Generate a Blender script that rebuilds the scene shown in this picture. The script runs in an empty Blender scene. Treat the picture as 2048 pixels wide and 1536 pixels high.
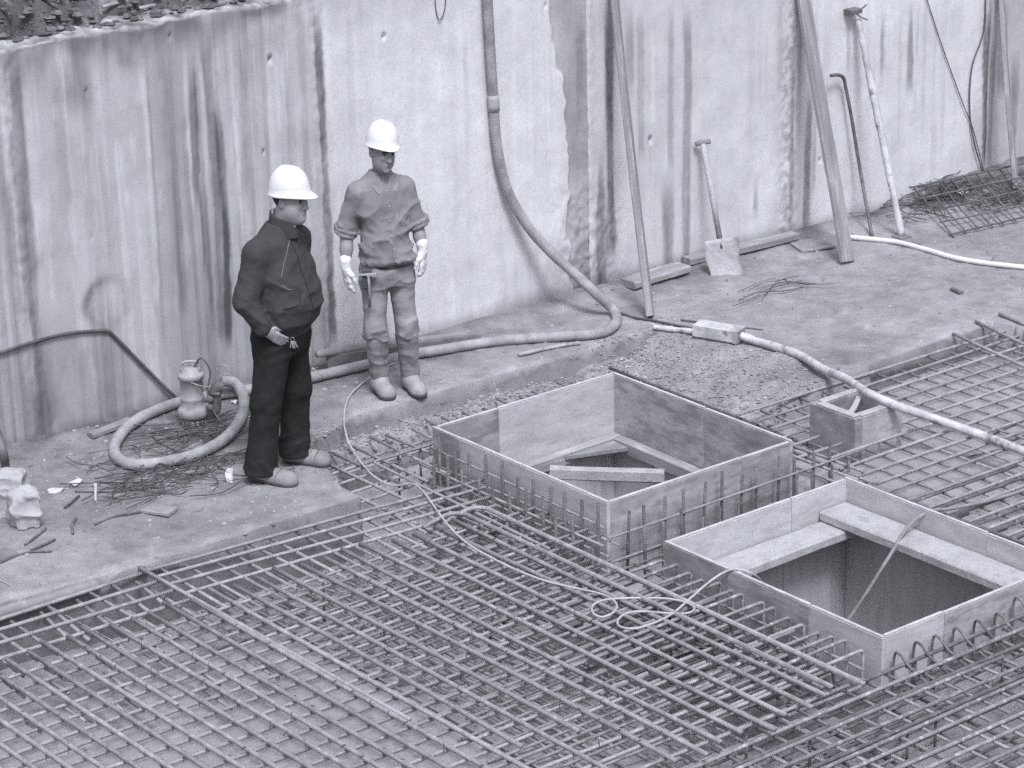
import bpy, math, random
import numpy as np
from mathutils import Vector, Matrix, Quaternion

random.seed(7)
rng = np.random.default_rng(11)
S = bpy.context.scene
C = S.collection
R_ = math.radians

# ------------------------------------------------------------------ camera
CAM_F, CAM_PITCH, CAM_ROLL, CAM_YAW, CAM_H = 5500.0 / 2048.0, R_(19.872), R_(-1.417), R_(38.229), 5.85
def cam_axes():
    p, r, y = CAM_PITCH, CAM_ROLL, CAM_YAW
    f = np.array([math.sin(y) * math.cos(p), math.cos(y) * math.cos(p), -math.sin(p)])
    rt = np.array([math.cos(y), -math.sin(y), 0.0])
    up = np.cross(rt, f)
    c, s = math.cos(r), math.sin(r)
    return c * rt + s * up, -s * rt + c * up, f
CR, CU, CF = cam_axes()
CAM_POS = np.array([0.0, 0.0, CAM_H])
cd = bpy.data.cameras.new('camera')
cam = bpy.data.objects.new('camera', cd)
C.objects.link(cam)
cd.sensor_width = 36.0
cd.sensor_fit = 'HORIZONTAL'
cd.lens = 36.0 * CAM_F
cd.clip_start, cd.clip_end = 0.1, 500.0
m = Matrix.Identity(4)
for i in range(3):
    m[i][0], m[i][1], m[i][2], m[i][3] = CR[i], CU[i], -CF[i], CAM_POS[i]
cam.matrix_world = m
S.camera = cam

# ------------------------------------------------------------------ light: overcast daylight
SUN_EL, SUN_AZ = R_(58), R_(205)          # azimuth measured from +Y towards +X
w = bpy.data.worlds.new('World')
S.world = w
w.use_nodes = True
nt = w.node_tree
sky = nt.nodes.new('ShaderNodeTexSky')
sky.sky_type = 'NISHITA'
sky.sun_disc = False
sky.sun_elevation = SUN_EL
sky.sun_rotation = SUN_AZ
sky.air_density, sky.dust_density = 1.6, 6.0
hs = nt.nodes.new('ShaderNodeHueSaturation')
hs.inputs['Saturation'].default_value = 0.0      # a grey overcast sky
nt.links.new(sky.outputs[0], hs.inputs['Color'])
bg = nt.nodes['Background']
bg.inputs['Strength'].default_value = 0.09
tn = nt.nodes.new('ShaderNodeMix'); tn.data_type = 'RGBA'; tn.blend_type = 'MULTIPLY'; tn.inputs[0].default_value = 1.0
tn.inputs[7].default_value = (0.955, 0.975, 1.12, 1)
nt.links.new(hs.outputs[0], tn.inputs[6])
nt.links.new(tn.outputs[2], bg.inputs['Color'])
sd = bpy.data.lights.new('sun', 'SUN')
sd.energy, sd.angle, sd.color = 1.5, R_(14), (0.965, 0.975, 1.06)
sun = bpy.data.objects.new('sun', sd)
C.objects.link(sun)
sdir = Vector((math.sin(SUN_AZ) * math.cos(SUN_EL), math.cos(SUN_AZ) * math.cos(SUN_EL), math.sin(SUN_EL)))
sun.rotation_euler = sdir.to_track_quat('Z', 'Y').to_euler()
S.view_settings.view_transform = 'Standard'
S.view_settings.look = 'None'
S.view_settings.gamma = 1.0
S.view_settings.use_curve_mapping = False
S.view_settings.exposure = 0.52
S.cycles.max_bounces = 6
S.cycles.diffuse_bounces = 3
S.cycles.use_denoising = False

# ------------------------------------------------------------------ helpers: points on real planes
WALL_Y, FLOOR_Z = 13.80, -0.29
def ray(px, py):
    return CR * ((px - 1024) / 5500.0) - CU * ((py - 768) / 5500.0) + CF
def G(px, py, z=0.0):
    d = ray(px, py)
    return CAM_POS + d * ((z - CAM_H) / d[2])
def XP(px, py, x):
    d = ray(px, py)
    return CAM_POS + d * (x / d[0])
def W(px, py, y=WALL_Y):
    d = ray(px, py)
    return CAM_POS + d * (y / d[1])

# ------------------------------------------------------------------ helpers: noise
_t2 = rng.random((256, 256))
_t3 = rng.random((64, 64, 64))
def vn2(x, y):
    x = np.asarray(x, float); y = np.asarray(y, float)
    xi = np.floor(x).astype(int); yi = np.floor(y).astype(int)
    fx = x - xi; fy = y - yi
    fx = fx * fx * (3 - 2 * fx); fy = fy * fy * (3 - 2 * fy)
    a = _t2[xi & 255, yi & 255]; b = _t2[(xi + 1) & 255, yi & 255]
    c = _t2[xi & 255, (yi + 1) & 255]; d = _t2[(xi + 1) & 255, (yi + 1) & 255]
    return (a + (b - a) * fx) * (1 - fy) + (c + (d - c) * fx) * fy
def fb2(x, y, o=4):
    s, a, t = 0.0, 0.5, 0.0
    for i in range(o):
        s = s + a * vn2(x * 2 ** i + 17.3 * i, y * 2 ** i + 5.1 * i); t += a; a *= 0.5
    return s / t
def vn3(P):
    I = np.floor(P).astype(int); F = P - I
    F = F * F * (3 - 2 * F)
    I0 = I & 63; I1 = (I + 1) & 63
    def g(a, b, c): return _t3[a[:, 0], b[:, 1], c[:, 2]]
    x0 = g(I0, I0, I0) * (1 - F[:, 0]) + g(I1, I0, I0) * F[:, 0]
    x1 = g(I0, I1, I0) * (1 - F[:, 0]) + g(I1, I1, I0) * F[:, 0]
    x2 = g(I0, I0, I1) * (1 - F[:, 0]) + g(I1, I0, I1) * F[:, 0]
    x3 = g(I0, I1, I1) * (1 - F[:, 0]) + g(I1, I1, I1) * F[:, 0]
    y0 = x0 * (1 - F[:, 1]) + x1 * F[:, 1]; y1 = x2 * (1 - F[:, 1]) + x3 * F[:, 1]
    return y0 * (1 - F[:, 2]) + y1 * F[:, 2]
def sst(a, b, x):
    t = np.clip((x - a) / (b - a), 0, 1)
    return t * t * (3 - 2 * t)

# ------------------------------------------------------------------ helpers: objects
def mesh_np(name, V, F, smooth=False, col=None):
    V = np.asarray(V, np.float32); F = np.asarray(F, np.int32)
    me = bpy.data.meshes.new(name)
    k = F.shape[1]
    me.vertices.add(len(V)); me.vertices.foreach_set('co', V.ravel())
    me.loops.add(F.size); me.loops.foreach_set('vertex_index', F.ravel())
    me.polygons.add(len(F))
    me.polygons.foreach_set('loop_start', np.arange(0, F.size, k, dtype=np.int32))
    me.polygons.foreach_set('use_smooth', np.full(len(F), smooth))
    me.update(calc_edges=True)
    me.validate()
    if col is not None:
        at = me.color_attributes.new('tone', 'FLOAT_COLOR', 'POINT')
        c4 = np.ones((len(V), 4), np.float32); c4[:, :3] = np.asarray(col, np.float32)[:, None]
        at.data.foreach_set('color', c4.ravel())
    return me
def mesh_py(name, V, F, smooth=False):
    me = bpy.data.meshes.new(name)
    me.from_pydata([tuple(map(float, v)) for v in V], [], [list(map(int, f)) for f in F])
    me.polygons.foreach_set('use_smooth', [smooth] * len(F))
    me.update()
    return me
def obj(name, me, mat, parent=None, loc=None, rot=None):
    o = bpy.data.objects.new(name, me)
    C.objects.link(o)
    if me is not None and mat is not None and not me.materials:
        me.materials.append(mat)
    if parent is not None: o.parent = parent
    if loc is not None: o.location = loc
    if rot is not None:
        if isinstance(rot, Quaternion):
            o.rotation_mode = 'QUATERNION'; o.rotation_quaternion = rot
        else: o.rotation_euler = rot
    return o
def tag(o, label=None, cat=None, group=None, kind=None):
    if label: o['label'] = label
    if cat: o['category'] = cat
    if group: o['group'] = group
    if kind: o['kind'] = kind
    return o
def thing(name, label, cat, loc=(0, 0, 0), rotz=0.0, group=None):
    o = bpy.data.objects.new(name, None)
    C.objects.link(o)
    o.location = loc; o.rotation_euler = (0, 0, rotz); o.empty_display_size = 0.1
    return tag(o, label, cat, group)

def merge(parts):
    V, F, n = [], [], 0
    for v, f in parts:
        V += [tuple(q) for q in v]; F += [tuple(i + n for i in q) for q in f]; n += len(v)
    return V, F
def boxvf(x0, x1, y0, y1, z0, z1, ch=0.0):
    """box with chamfered vertical+top edges when ch > 0"""
    if ch <= 0:
        V = [(x, y, z) for z in (z0, z1) for x, y in ((x0, y0), (x1, y0), (x1, y1), (x0, y1))]
        F = [(3, 2, 1, 0), (4, 5, 6, 7), (0, 1, 5, 4), (1, 2, 6, 5), (2, 3, 7, 6), (3, 0, 4, 7)]
        return V, F
    c = min(ch, (x1 - x0) * .4, (y1 - y0) * .4, (z1 - z0) * .4)
    def ring(i, z): return [(x0 + i, y0 + i, z), (x1 - i, y0 + i, z), (x1 - i, y1 - i, z), (x0 + i, y1 - i, z)]
    V = ring(c, z0) + ring(0, z0 + c) + ring(0, z1 - c) + ring(c, z1)
    F = [(3, 2, 1, 0), (12, 13, 14, 15)]
    for r in range(3):
        for k in range(4):
            a, b = r * 4 + k, r * 4 + (k + 1) % 4
            F.append((a, b, b + 4, a + 4))
    return V, F
def xform(VF, M):
    V, F = VF
    return [tuple(M @ Vector(v)) for v in V], F
def beam_mat(p0, p1, roll=0.0):
    """matrix taking local x axis 0..L to p0->p1, local z as much up as possible"""
    p0, p1 = Vector(p0), Vector(p1)
    x = (p1 - p0).normalized()
    up = Vector((0, 0, 1)) if abs(x.z) < 0.95 else Vector((0, -1, 0))
    y = up.cross(x).normalized(); z = x.cross(y)
    M = Matrix((x, y, z)).transposed().to_4x4()
    M = Matrix.Translation(p0) @ M @ Matrix.Rotation(roll, 4, 'X')
    return M
def plank(name, parent, p0, p1, wd, th, mat, roll=0.0, wob=0.004, seg=10):
    """a board from p0 to p1 (centre line), slightly bent and with chamfered edges"""
    L = (Vector(p1) - Vector(p0)).length
    M = beam_mat(p0, p1, roll)
    c = min(th, wd) * 0.16
    prof = [(-wd / 2 + c, -th / 2), (wd / 2 - c, -th / 2), (wd / 2, -th / 2 + c), (wd / 2, th / 2 - c),
            (wd / 2 - c, th / 2), (-wd / 2 + c, th / 2), (-wd / 2, th / 2 - c), (-wd / 2, -th / 2 + c)]
    V, F = [], []
    ph = random.random() * 6
    for i in range(seg + 1):
        t = i / seg
        oy = wob * math.sin(t * 5 + ph); oz = wob * math.sin(t * 3.3 + 2 * ph)
        k = 1 + random.uniform(-.03, .03)
        V += [(t * L, a * k + oy, b * k + oz) for a, b in prof]
    for i in range(seg):
        for k in range(8):
            a, b = i * 8 + k, i * 8 + (k + 1) % 8
            F.append((a, a + 8, b + 8, b))
    F.append(tuple(range(8))); F.append(tuple(seg * 8 + k for k in range(7, -1, -1)))
    me = mesh_py(name, V, F)
    o = obj(name, me, mat, parent)
    o.matrix_local = M
    return o
def spline(pts, n=10):
    P = np.array(pts, float)
    if len(P) == 2: return np.linspace(P[0], P[1], n + 1)
    Q = np.vstack([2 * P[0] - P[1], P, 2 * P[-1] - P[-2]])
    out = []
    for i in range(1, len(Q) - 2):
        t = np.linspace(0, 1, n, endpoint=False)[:, None]
        a, b, c, d = Q[i - 1], Q[i], Q[i + 1], Q[i + 2]
        out.append(0.5 * (2 * b + (c - a) * t + (2 * a - 5 * b + 4 * c - d) * t ** 2 + (3 * b - a - 3 * c + d) * t ** 3))
    out.append(P[-1:])
    return np.vstack(out)
def tubevf(P, r, k=8, cap=True, rv=None):
    P = np.asarray(P, float); n = len(P)
    T = np.gradient(P, axis=0); T /= np.linalg.norm(T, axis=1)[:, None] + 1e-12
    u = np.cross(T[0], (0, 0, 1)) if abs(T[0][2]) < .9 else np.cross(T[0], (1, 0, 0))
    u /= np.linalg.norm(u)
    V = []
    ang = np.arange(k) * 2 * math.pi / k
    for i in range(n):
        u = u - T[i] * (u @ T[i]); u /= np.linalg.norm(u); v = np.cross(T[i], u)
        rr = r if rv is None else rv[i]
        V.append(P[i] + rr * (np.cos(ang)[:, None] * u + np.sin(ang)[:, None] * v))
    V = np.vstack(V)
    F = [(i * k + j, i * k + (j + 1) % k, (i + 1) * k + (j + 1) % k, (i + 1) * k + j) for i in range(n - 1) for j in range(k)]
    if cap:
        F.append(tuple(range(k - 1, -1, -1))); F.append(tuple((n - 1) * k + j for j in range(k)))
    return V, F
def tube(name, pts, r, mat, parent=None, k=10, n=10, curve=True, loc=(0, 0, 0), rv=None):
    P = spline(pts, n) if curve else np.array(pts, float)
    P = P - np.array(loc)
    V, F = tubevf(P, r, k, rv=rv(len(P)) if rv else None)
    return obj(name, mesh_py(name, V, F, True), mat, parent, loc if parent is None else None)
def lathevf(prof, k=20):
    V, F = [], []
    for r, z in prof:
        V += [(r * math.cos(j * 2 * math.pi / k), r * math.sin(j * 2 * math.pi / k), z) for j in range(k)]
    n = len(prof)
    for i in range(n - 1):
        for j in range(k):
            F.append((i * k + j, i * k + (j + 1) % k, (i + 1) * k + (j + 1) % k, (i + 1) * k + j))
    F.append(tuple(range(k - 1, -1, -1))); F.append(tuple((n - 1) * k + j for j in range(k)))
    return V, F

# ------------------------------------------------------------------ materials
def nmat(name, lo, hi, rough=0.85, scale=6.0, detail=8.0, stretch=(1, 1, 1), bump=0.25, bscale=60.0, bdist=0.004,
         tone=False, spots=0.0, spot_col=0.1, spot_scale=18.0, spot_at=0.66, metal=0.0, spec=0.35, rnd=0.0, ribs=0.0, tint=None, grain=0.0, gscale=170.0):
    mt = bpy.data.materials.new(name)
    mt.use_nodes = True
    t = mt.node_tree; N = t.nodes; L = t.links
    b = N['Principled BSDF']
    b.inputs['Roughness'].default_value = rough
    b.inputs['Metallic'].default_value = metal
    b.inputs['Specular IOR Level'].default_value = spec
    tc = N.new('ShaderNodeTexCoord')
    mp = N.new('ShaderNodeMapping'); mp.inputs['Scale'].default_value = stretch
    L.new(tc.outputs['Object'], mp.inputs['Vector'])
    vec = mp.outputs['Vector']
    oi = None
    if rnd > 0 or True:
        oi = N.new('ShaderNodeObjectInfo')
        ad = N.new('ShaderNodeVectorMath'); ad.operation = 'ADD'
        cm = N.new('ShaderNodeCombineXYZ')
        ml = N.new('ShaderNodeMath'); ml.operation = 'MULTIPLY'; ml.inputs[1].default_value = 37.0
        L.new(oi.outputs['Random'], ml.inputs[0])
        for i in range(3): L.new(ml.outputs[0], cm.inputs[i])
        L.new(vec, ad.inputs[0]); L.new(cm.outputs[0], ad.inputs[1])
        vec = ad.outputs[0]
    nz = N.new('ShaderNodeTexNoise'); nz.inputs['Scale'].default_value = scale
    nz.inputs['Detail'].default_value = detail; nz.inputs['Roughness'].default_value = 0.62
    L.new(vec, nz.inputs['Vector'])
    rp = N.new('ShaderNodeValToRGB')
    tn = tint or (1, 1, 1)
    rp.color_ramp.elements[0].position = 0.3; rp.color_ramp.elements[1].position = 0.7
    rp.color_ramp.elements[0].color = (lo * tn[0], lo * tn[1], lo * tn[2], 1)
    rp.color_ramp.elements[1].color = (hi * tn[0], hi * tn[1], hi * tn[2], 1)
    L.new(nz.outputs[0], rp.inputs['Fac'])
    col = rp.outputs['Color']
    if spots > 0:
        n2 = N.new('ShaderNodeTexNoise'); n2.inputs['Scale'].default_value = spot_scale
        n2.inputs['Detail'].default_value = 6
        L.new(vec, n2.inputs['Vector'])
        r2 = N.new('ShaderNodeValToRGB')
        r2.color_ramp.elements[0].position = spot_at - .06; r2.color_ramp.elements[1].position = spot_at + .05
        r2.color_ramp.elements[0].color = (0, 0, 0, 1); r2.color_ramp.elements[1].color = (spots,) * 3 + (1,)
        L.new(n2.outputs[0], r2.inputs['Fac'])
        mx = N.new('ShaderNodeMix'); mx.data_type = 'RGBA'
        L.new(r2.outputs['Color'], mx.inputs[0]); L.new(col, mx.inputs[6])
        mx.inputs[7].default_value = (spot_col, spot_col, spot_col, 1)
        col = mx.outputs[2]
    def mul(col, src):
        mx = N.new('ShaderNodeMix'); mx.data_type = 'RGBA'; mx.blend_type = 'MULTIPLY'
        mx.inputs[0].default_value = 1.0
        L.new(col, mx.inputs[6]); L.new(src, mx.inputs[7])
        return mx.outputs[2]
    if tone:
        at = N.new('ShaderNodeAttribute'); at.attribute_name = 'tone'
        col = mul(col, at.outputs['Color'])
    if grain > 0:
        n4 = N.new('ShaderNodeTexNoise'); n4.inputs['Scale'].default_value = gscale; n4.inputs['Detail'].default_value = 4; n4.inputs['Roughness'].default_value = .75
        L.new(tc.outputs['Object'], n4.inputs['Vector'])
        g2 = N.new('ShaderNodeMapRange'); g2.inputs[1].default_value = .30; g2.inputs[2].default_value = .70
        g2.inputs[3].default_value = 1 - grain; g2.inputs[4].default_value = 1 + grain
        L.new(n4.outputs[0], g2.inputs[0])
        col = mul(col, g2.outputs[0])
    if rnd > 0:
        mr = N.new('ShaderNodeMapRange'); mr.inputs[3].default_value = 1 - rnd; mr.inputs[4].default_value = 1 + rnd
        L.new(oi.outputs['Random'], mr.inputs[0])
        col = mul(col, mr.outputs[0])
    L.new(col, b.inputs['Base Color'])
    h = None
    if bump > 0:
        n3 = N.new('ShaderNodeTexNoise'); n3.inputs['Scale'].default_value = bscale
        n3.inputs['Detail'].default_value = 5
        L.new(vec, n3.inputs['Vector'])
        h = n3.outputs[0]
        st = bump
        if ribs > 0:
            wv = N.new('ShaderNodeTexWave'); wv.wave_type = 'BANDS'; wv.bands_direction = 'X'
            wv.inputs['Scale'].default_value = ribs; wv.inputs['Distortion'].default_value = 0.5
            L.new(tc.outputs['Object'], wv.inputs['Vector'])
            am = N.new('ShaderNodeMath'); am.operation = 'ADD'
            L.new(h, am.inputs[0]); L.new(wv.outputs[1], am.inputs[1])
            h = am.outputs[0]
        bp = N.new('ShaderNodeBump'); bp.inputs['Strength'].default_value = st; bp.inputs['Distance'].default_value = bdist
        L.new(h, bp.inputs['Height']); L.new(bp.outputs[0], b.inputs['Normal'])
    return mt

M = {}
M['wall'] = nmat('wall_concrete', 0.55, 0.65, 0.9, 5.0, 12, (1, 1, 1), 0.16, 60, 0.004, tone=True, spots=.25, spot_col=.36, spot_scale=30, spot_at=.66, grain=.13, gscale=95)
M['ground'] = nmat('site_concrete', 0.22, 0.32, 0.92, 5.0, 12, (1, 1, 1), 0.7, 70, 0.008, tone=True, spots=.5, spot_col=.17, spot_scale=14, spot_at=.65, grain=.26, gscale=120)
M['floor'] = nmat('blinding_concrete', 0.28, 0.38, 0.85, 2.2, 12, (1, 1, 1), 0.4, 80, 0.005, spots=.45, spot_col=.15, spot_scale=16, spot_at=.62, grain=.24, gscale=110)
M['gravel_old'] = nmat('gravel_stone', 0.24, 0.42, 0.9, 9, 4, bump=.3)
M['soil'] = nmat('bank_soil', 0.06, 0.17, 0.95, 3.5, 12, bump=.9, bscale=30, bdist=.03, spots=.7, spot_col=.27, spot_scale=7, spot_at=.62)
M['bar'] = nmat('rebar_steel', 0.22, 0.39, 0.6, 14, 6, bump=.7, bscale=130, bdist=.003, spots=.65, spot_col=.45, spot_scale=22, spot_at=.63, rnd=.16, ribs=26)
M['bar_dark'] = nmat('rebar_rusty', 0.085, 0.19, 0.7, 14, 6, bump=.7, bscale=130, bdist=.003, spots=.5, spot_col=.4, spot_scale=22, spot_at=.66, rnd=.2, ribs=26)
M['wire'] = nmat('binding_wire', 0.05, 0.14, 0.6, 20, 4, bump=0)
M['form'] = nmat('form_plywood', 0.22, 0.46, 0.8, 3.2, 14, (1.3, 1.3, 4.2), 0.35, 40, 0.003, spots=.5, spot_col=.17, spot_scale=6, spot_at=.59, grain=.16, gscale=90, rnd=.14)
M['form_edge'] = nmat('form_plywood_edge', 0.40, 0.62, 0.85, 9, 6, bump=.2)
M['pit'] = nmat('pit_boarding', 0.40, 0.54, 0.85, 3.0, 10, (3.5, 3.5, .3), 0.3, 50, 0.003, spots=.5, spot_col=.26, spot_scale=3, spot_at=.62, rnd=.12, grain=.15, gscale=90)
M['plank'] = nmat('plank_wood', 0.20, 0.36, 0.8, 3.0, 10, (.6, 5, 5), 0.4, 40, 0.004, grain=.15, gscale=90, spots=.5, spot_col=.5, spot_scale=6, spot_at=.62, rnd=.15)
M['plank_white'] = nmat('plank_cement', 0.32, 0.52, 0.9, 9.0, 10, (1, 1, 1), 0.6, 50, 0.006, spots=.5, spot_col=.2, spot_scale=9, spot_at=.64, grain=.22, gscale=100)
M['hose'] = nmat('hose_rubber', 0.22, 0.44, 0.75, 7, 8, bump=.5, bscale=70, grain=.15, gscale=90, spots=.55, spot_col=.2, spot_scale=10, spot_at=.62)
M['pipe'] = nmat('mud_pipe', 0.19, 0.30, 0.85, 7, 8, bump=.4, bscale=60, spots=.5, spot_col=.4, spot_scale=10, spot_at=.64)
M['hose_white'] = nmat('hose_plastic', 0.62, 0.78, 0.5, 6, 6, bump=.1)
M['hose_mud'] = nmat('hose_plastered', 0.36, 0.68, 0.85, 9, 8, bump=.7, bscale=50, bdist=.006, spots=.8, spot_col=.13, spot_scale=11, spot_at=.63)
M['cable'] = nmat('cable_plastic', 0.36, 0.54, 0.6, 10, 5, bump=.1, spots=.4, spot_col=.25, spot_scale=20, spot_at=.65)
M['cable_dark'] = nmat('cable_dark', 0.07, 0.15, 0.6, 10, 5, bump=.1)
M['metal'] = nmat('pump_metal', 0.26, 0.46, 0.6, 8, 8, bump=.3, spots=.6, spot_col=.17, spot_scale=12, spot_at=.62)
M['metal_dark'] = nmat('dirty_steel', 0.08, 0.2, 0.6, 12, 6, bump=.3, spots=.4, spot_col=.4, spot_at=.68)
M['sack'] = nmat('sack_paper', 0.32, 0.46, 0.8, 4, 6, bump=.3, bscale=25, spots=.3, spot_col=.3)
M['paper'] = nmat('white_scrap', 0.5, 0.68, 0.8, 4, 4, bump=0)
M['debris'] = nmat('debris_wood', 0.10, 0.24, 0.9, 9, 8, bump=.5)
M['debris_light'] = nmat('debris_board', 0.2, 0.36, 0.9, 9, 8, bump=.5)
M['jacket'] = nmat('jacket_cloth', 0.048, 0.068, 0.85, 14, 6, bump=.25, bscale=90, bdist=.002, spec=.25)
M['jacket_trim'] = nmat('jacket_piping', 0.16, 0.2, 0.8, 14, 4, bump=0)
M['jeans'] = nmat('jeans_cloth', 0.016, 0.034, 0.9, 10, 8, bump=.3, bscale=120, bdist=.002, spec=.2)
M['skin'] = nmat('skin', 0.30, 0.38, 0.55, 9, 4, bump=.1, spec=.4)
M['skin_dark'] = nmat('skin_tanned', 0.27, 0.35, 0.55, 9, 4, bump=.1, spec=.4)
M['hair'] = nmat('hair', 0.012, 0.03, 0.6, 40, 4, bump=.5, bscale=120)
M['eye'] = nmat('eye', 0.02, 0.04, 0.3, 9, 2, bump=0)
M['lip'] = nmat('lip', 0.09, 0.12, 0.5, 9, 2, bump=0)
M['helmet'] = nmat('helmet_plastic', 0.76, 0.80, 0.35, 3, 3, bump=0, spec=.5)
M['white_cloth'] = nmat('white_collar', 0.7, 0.78, 0.8, 8, 3, bump=0)
M['glove'] = nmat('glove_cloth', 0.72, 0.84, 0.8, 9, 4, bump=.2, spots=.4, spot_col=.4, spot_at=.68)
M['shirt'] = nmat('shirt_cloth', 0.21, 0.30, 0.85, 6, 8, grain=.08, gscale=140, bump=.2, bscale=100, bdist=.002, spec=.2)
M['work'] = nmat('work_trousers', 0.21, 0.37, 0.9, 7, 8, grain=.12, gscale=120, bump=.3, bscale=80, bdist=.002, spec=.2, spots=.4, spot_col=.32, spot_scale=6, spot_at=.62)
M['boot'] = nmat('rubber_boot', 0.22, 0.34, 0.6, 9, 8, grain=.2, gscale=90, bump=.3, spots=.6, spot_col=.12, spot_scale=14, spot_at=.6)
M['boot_mud'] = nmat('rubber_boot_foot', 0.28, 0.42, 0.75, 9, 8, bump=.3, spots=.4, spot_col=.2, spot_scale=14, spot_at=.64)
M['shoe'] = nmat('dusty_shoe', 0.19, 0.34, 0.75, 10, 8, bump=.3, spots=.3, spot_col=.14, spot_scale=14, spot_at=.62)
M['sole'] = nmat('shoe_sole', 0.07, 0.13, 0.8, 10, 6, bump=.2)
M['leather'] = nmat('belt_leather', 0.05, 0.10, 0.6, 10, 6, bump=.2)
M['steel'] = nmat('tool_steel', 0.30, 0.5, 0.4, 10, 6, bump=.1, metal=.3)
M['bar_mid'] = nmat('rebar_ribbed', 0.16, 0.32, 0.6, 14, 6, bump=.8, bscale=130, bdist=.003, spots=.75, spot_col=.52, spot_scale=24, spot_at=.62, rnd=.16, ribs=26)

# ================================================================== THE SETTING
# ---- pit floor with two openings for the lift pits
B1 = (8.945, 10.350, 10.552, 12.120, 0.15)     # x0 x1 y0 y1 top
B2 = (8.975, 10.350, 8.515, 10.118, 0.05)
PIT_Z = -1.35
def floor_mesh():
    xs = [2.5, B1[0], B1[1], 20.0]
    ys = [5.5, B2[2], B2[3], B1[2], B1[3], 13.7]
    # subdivide
    def sub(a, step):
        o = []
        for i in range(len(a) - 1):
            n = max(1, int((a[i + 1] - a[i]) / step)); o += list(np.linspace(a[i], a[i + 1], n, endpoint=False))
        return np.array(o + [a[-1]])
    X, Y = sub(xs, .06), sub(ys, .06)
    gx, gy = np.meshgrid(X, Y, indexing='ij')
    z = FLOOR_Z + (fb2(gx * 1.6, gy * 1.6, 4) - .5) * .045
    z = z - .07 * sst(11.42, 11.56, gy) * sst(9.2, 8.9, gx) - .30 * sst(8.75, 8.45, gy) * sst(7.6, 8.2, gx) - .20 * sst(8.0, 8.5, gx) * sst(9.2, 8.9, gx) * sst(10.4, 10.0, gy)
    z = z + .10 * sst(7.8, 6.9, gx) * sst(11.3, 10.9, gy) + .10 * sst(10.36, 10.7, gx)
    V = np.stack([gx, gy, z], -1).reshape(-1, 3)
    nx, ny = len(X), len(Y)
    i, j = np.meshgrid(np.arange(nx - 1), np.arange(ny - 1), indexing='ij')
    cx = (X[i] + X[i + 1]) / 2; cy = (Y[j] + Y[j + 1]) / 2
    hole = ((cx > B1[0]) & (cx < B1[1]) & (((cy > B1[2]) & (cy < B1[3])) | ((cy > B2[2]) & (cy < B2[3]))))
    a = (i * ny + j)[~hole]
    return mesh_np('floor', V, np.stack([a, a + ny, a + ny + 1, a + 1], -1), True)
floor = tag(obj('floor', floor_mesh(), M['floor']), 'rough grey blinding concrete floor under the reinforcing steel', kind='structure')
for nm, b in (('pit_floor', B1), ('pit_floor', B2)):
    V, F = boxvf(b[0] - .02, b[1] + .02, b[2] - .02, b[3] + .02, PIT_Z - .05, PIT_Z)
    tag(obj(nm, mesh_py(nm, V, F), M['floor']), 'dark concrete bottom of the ' + ('farther' if b is B1 else 'nearer') + ' square pit', kind='structure')

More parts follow.
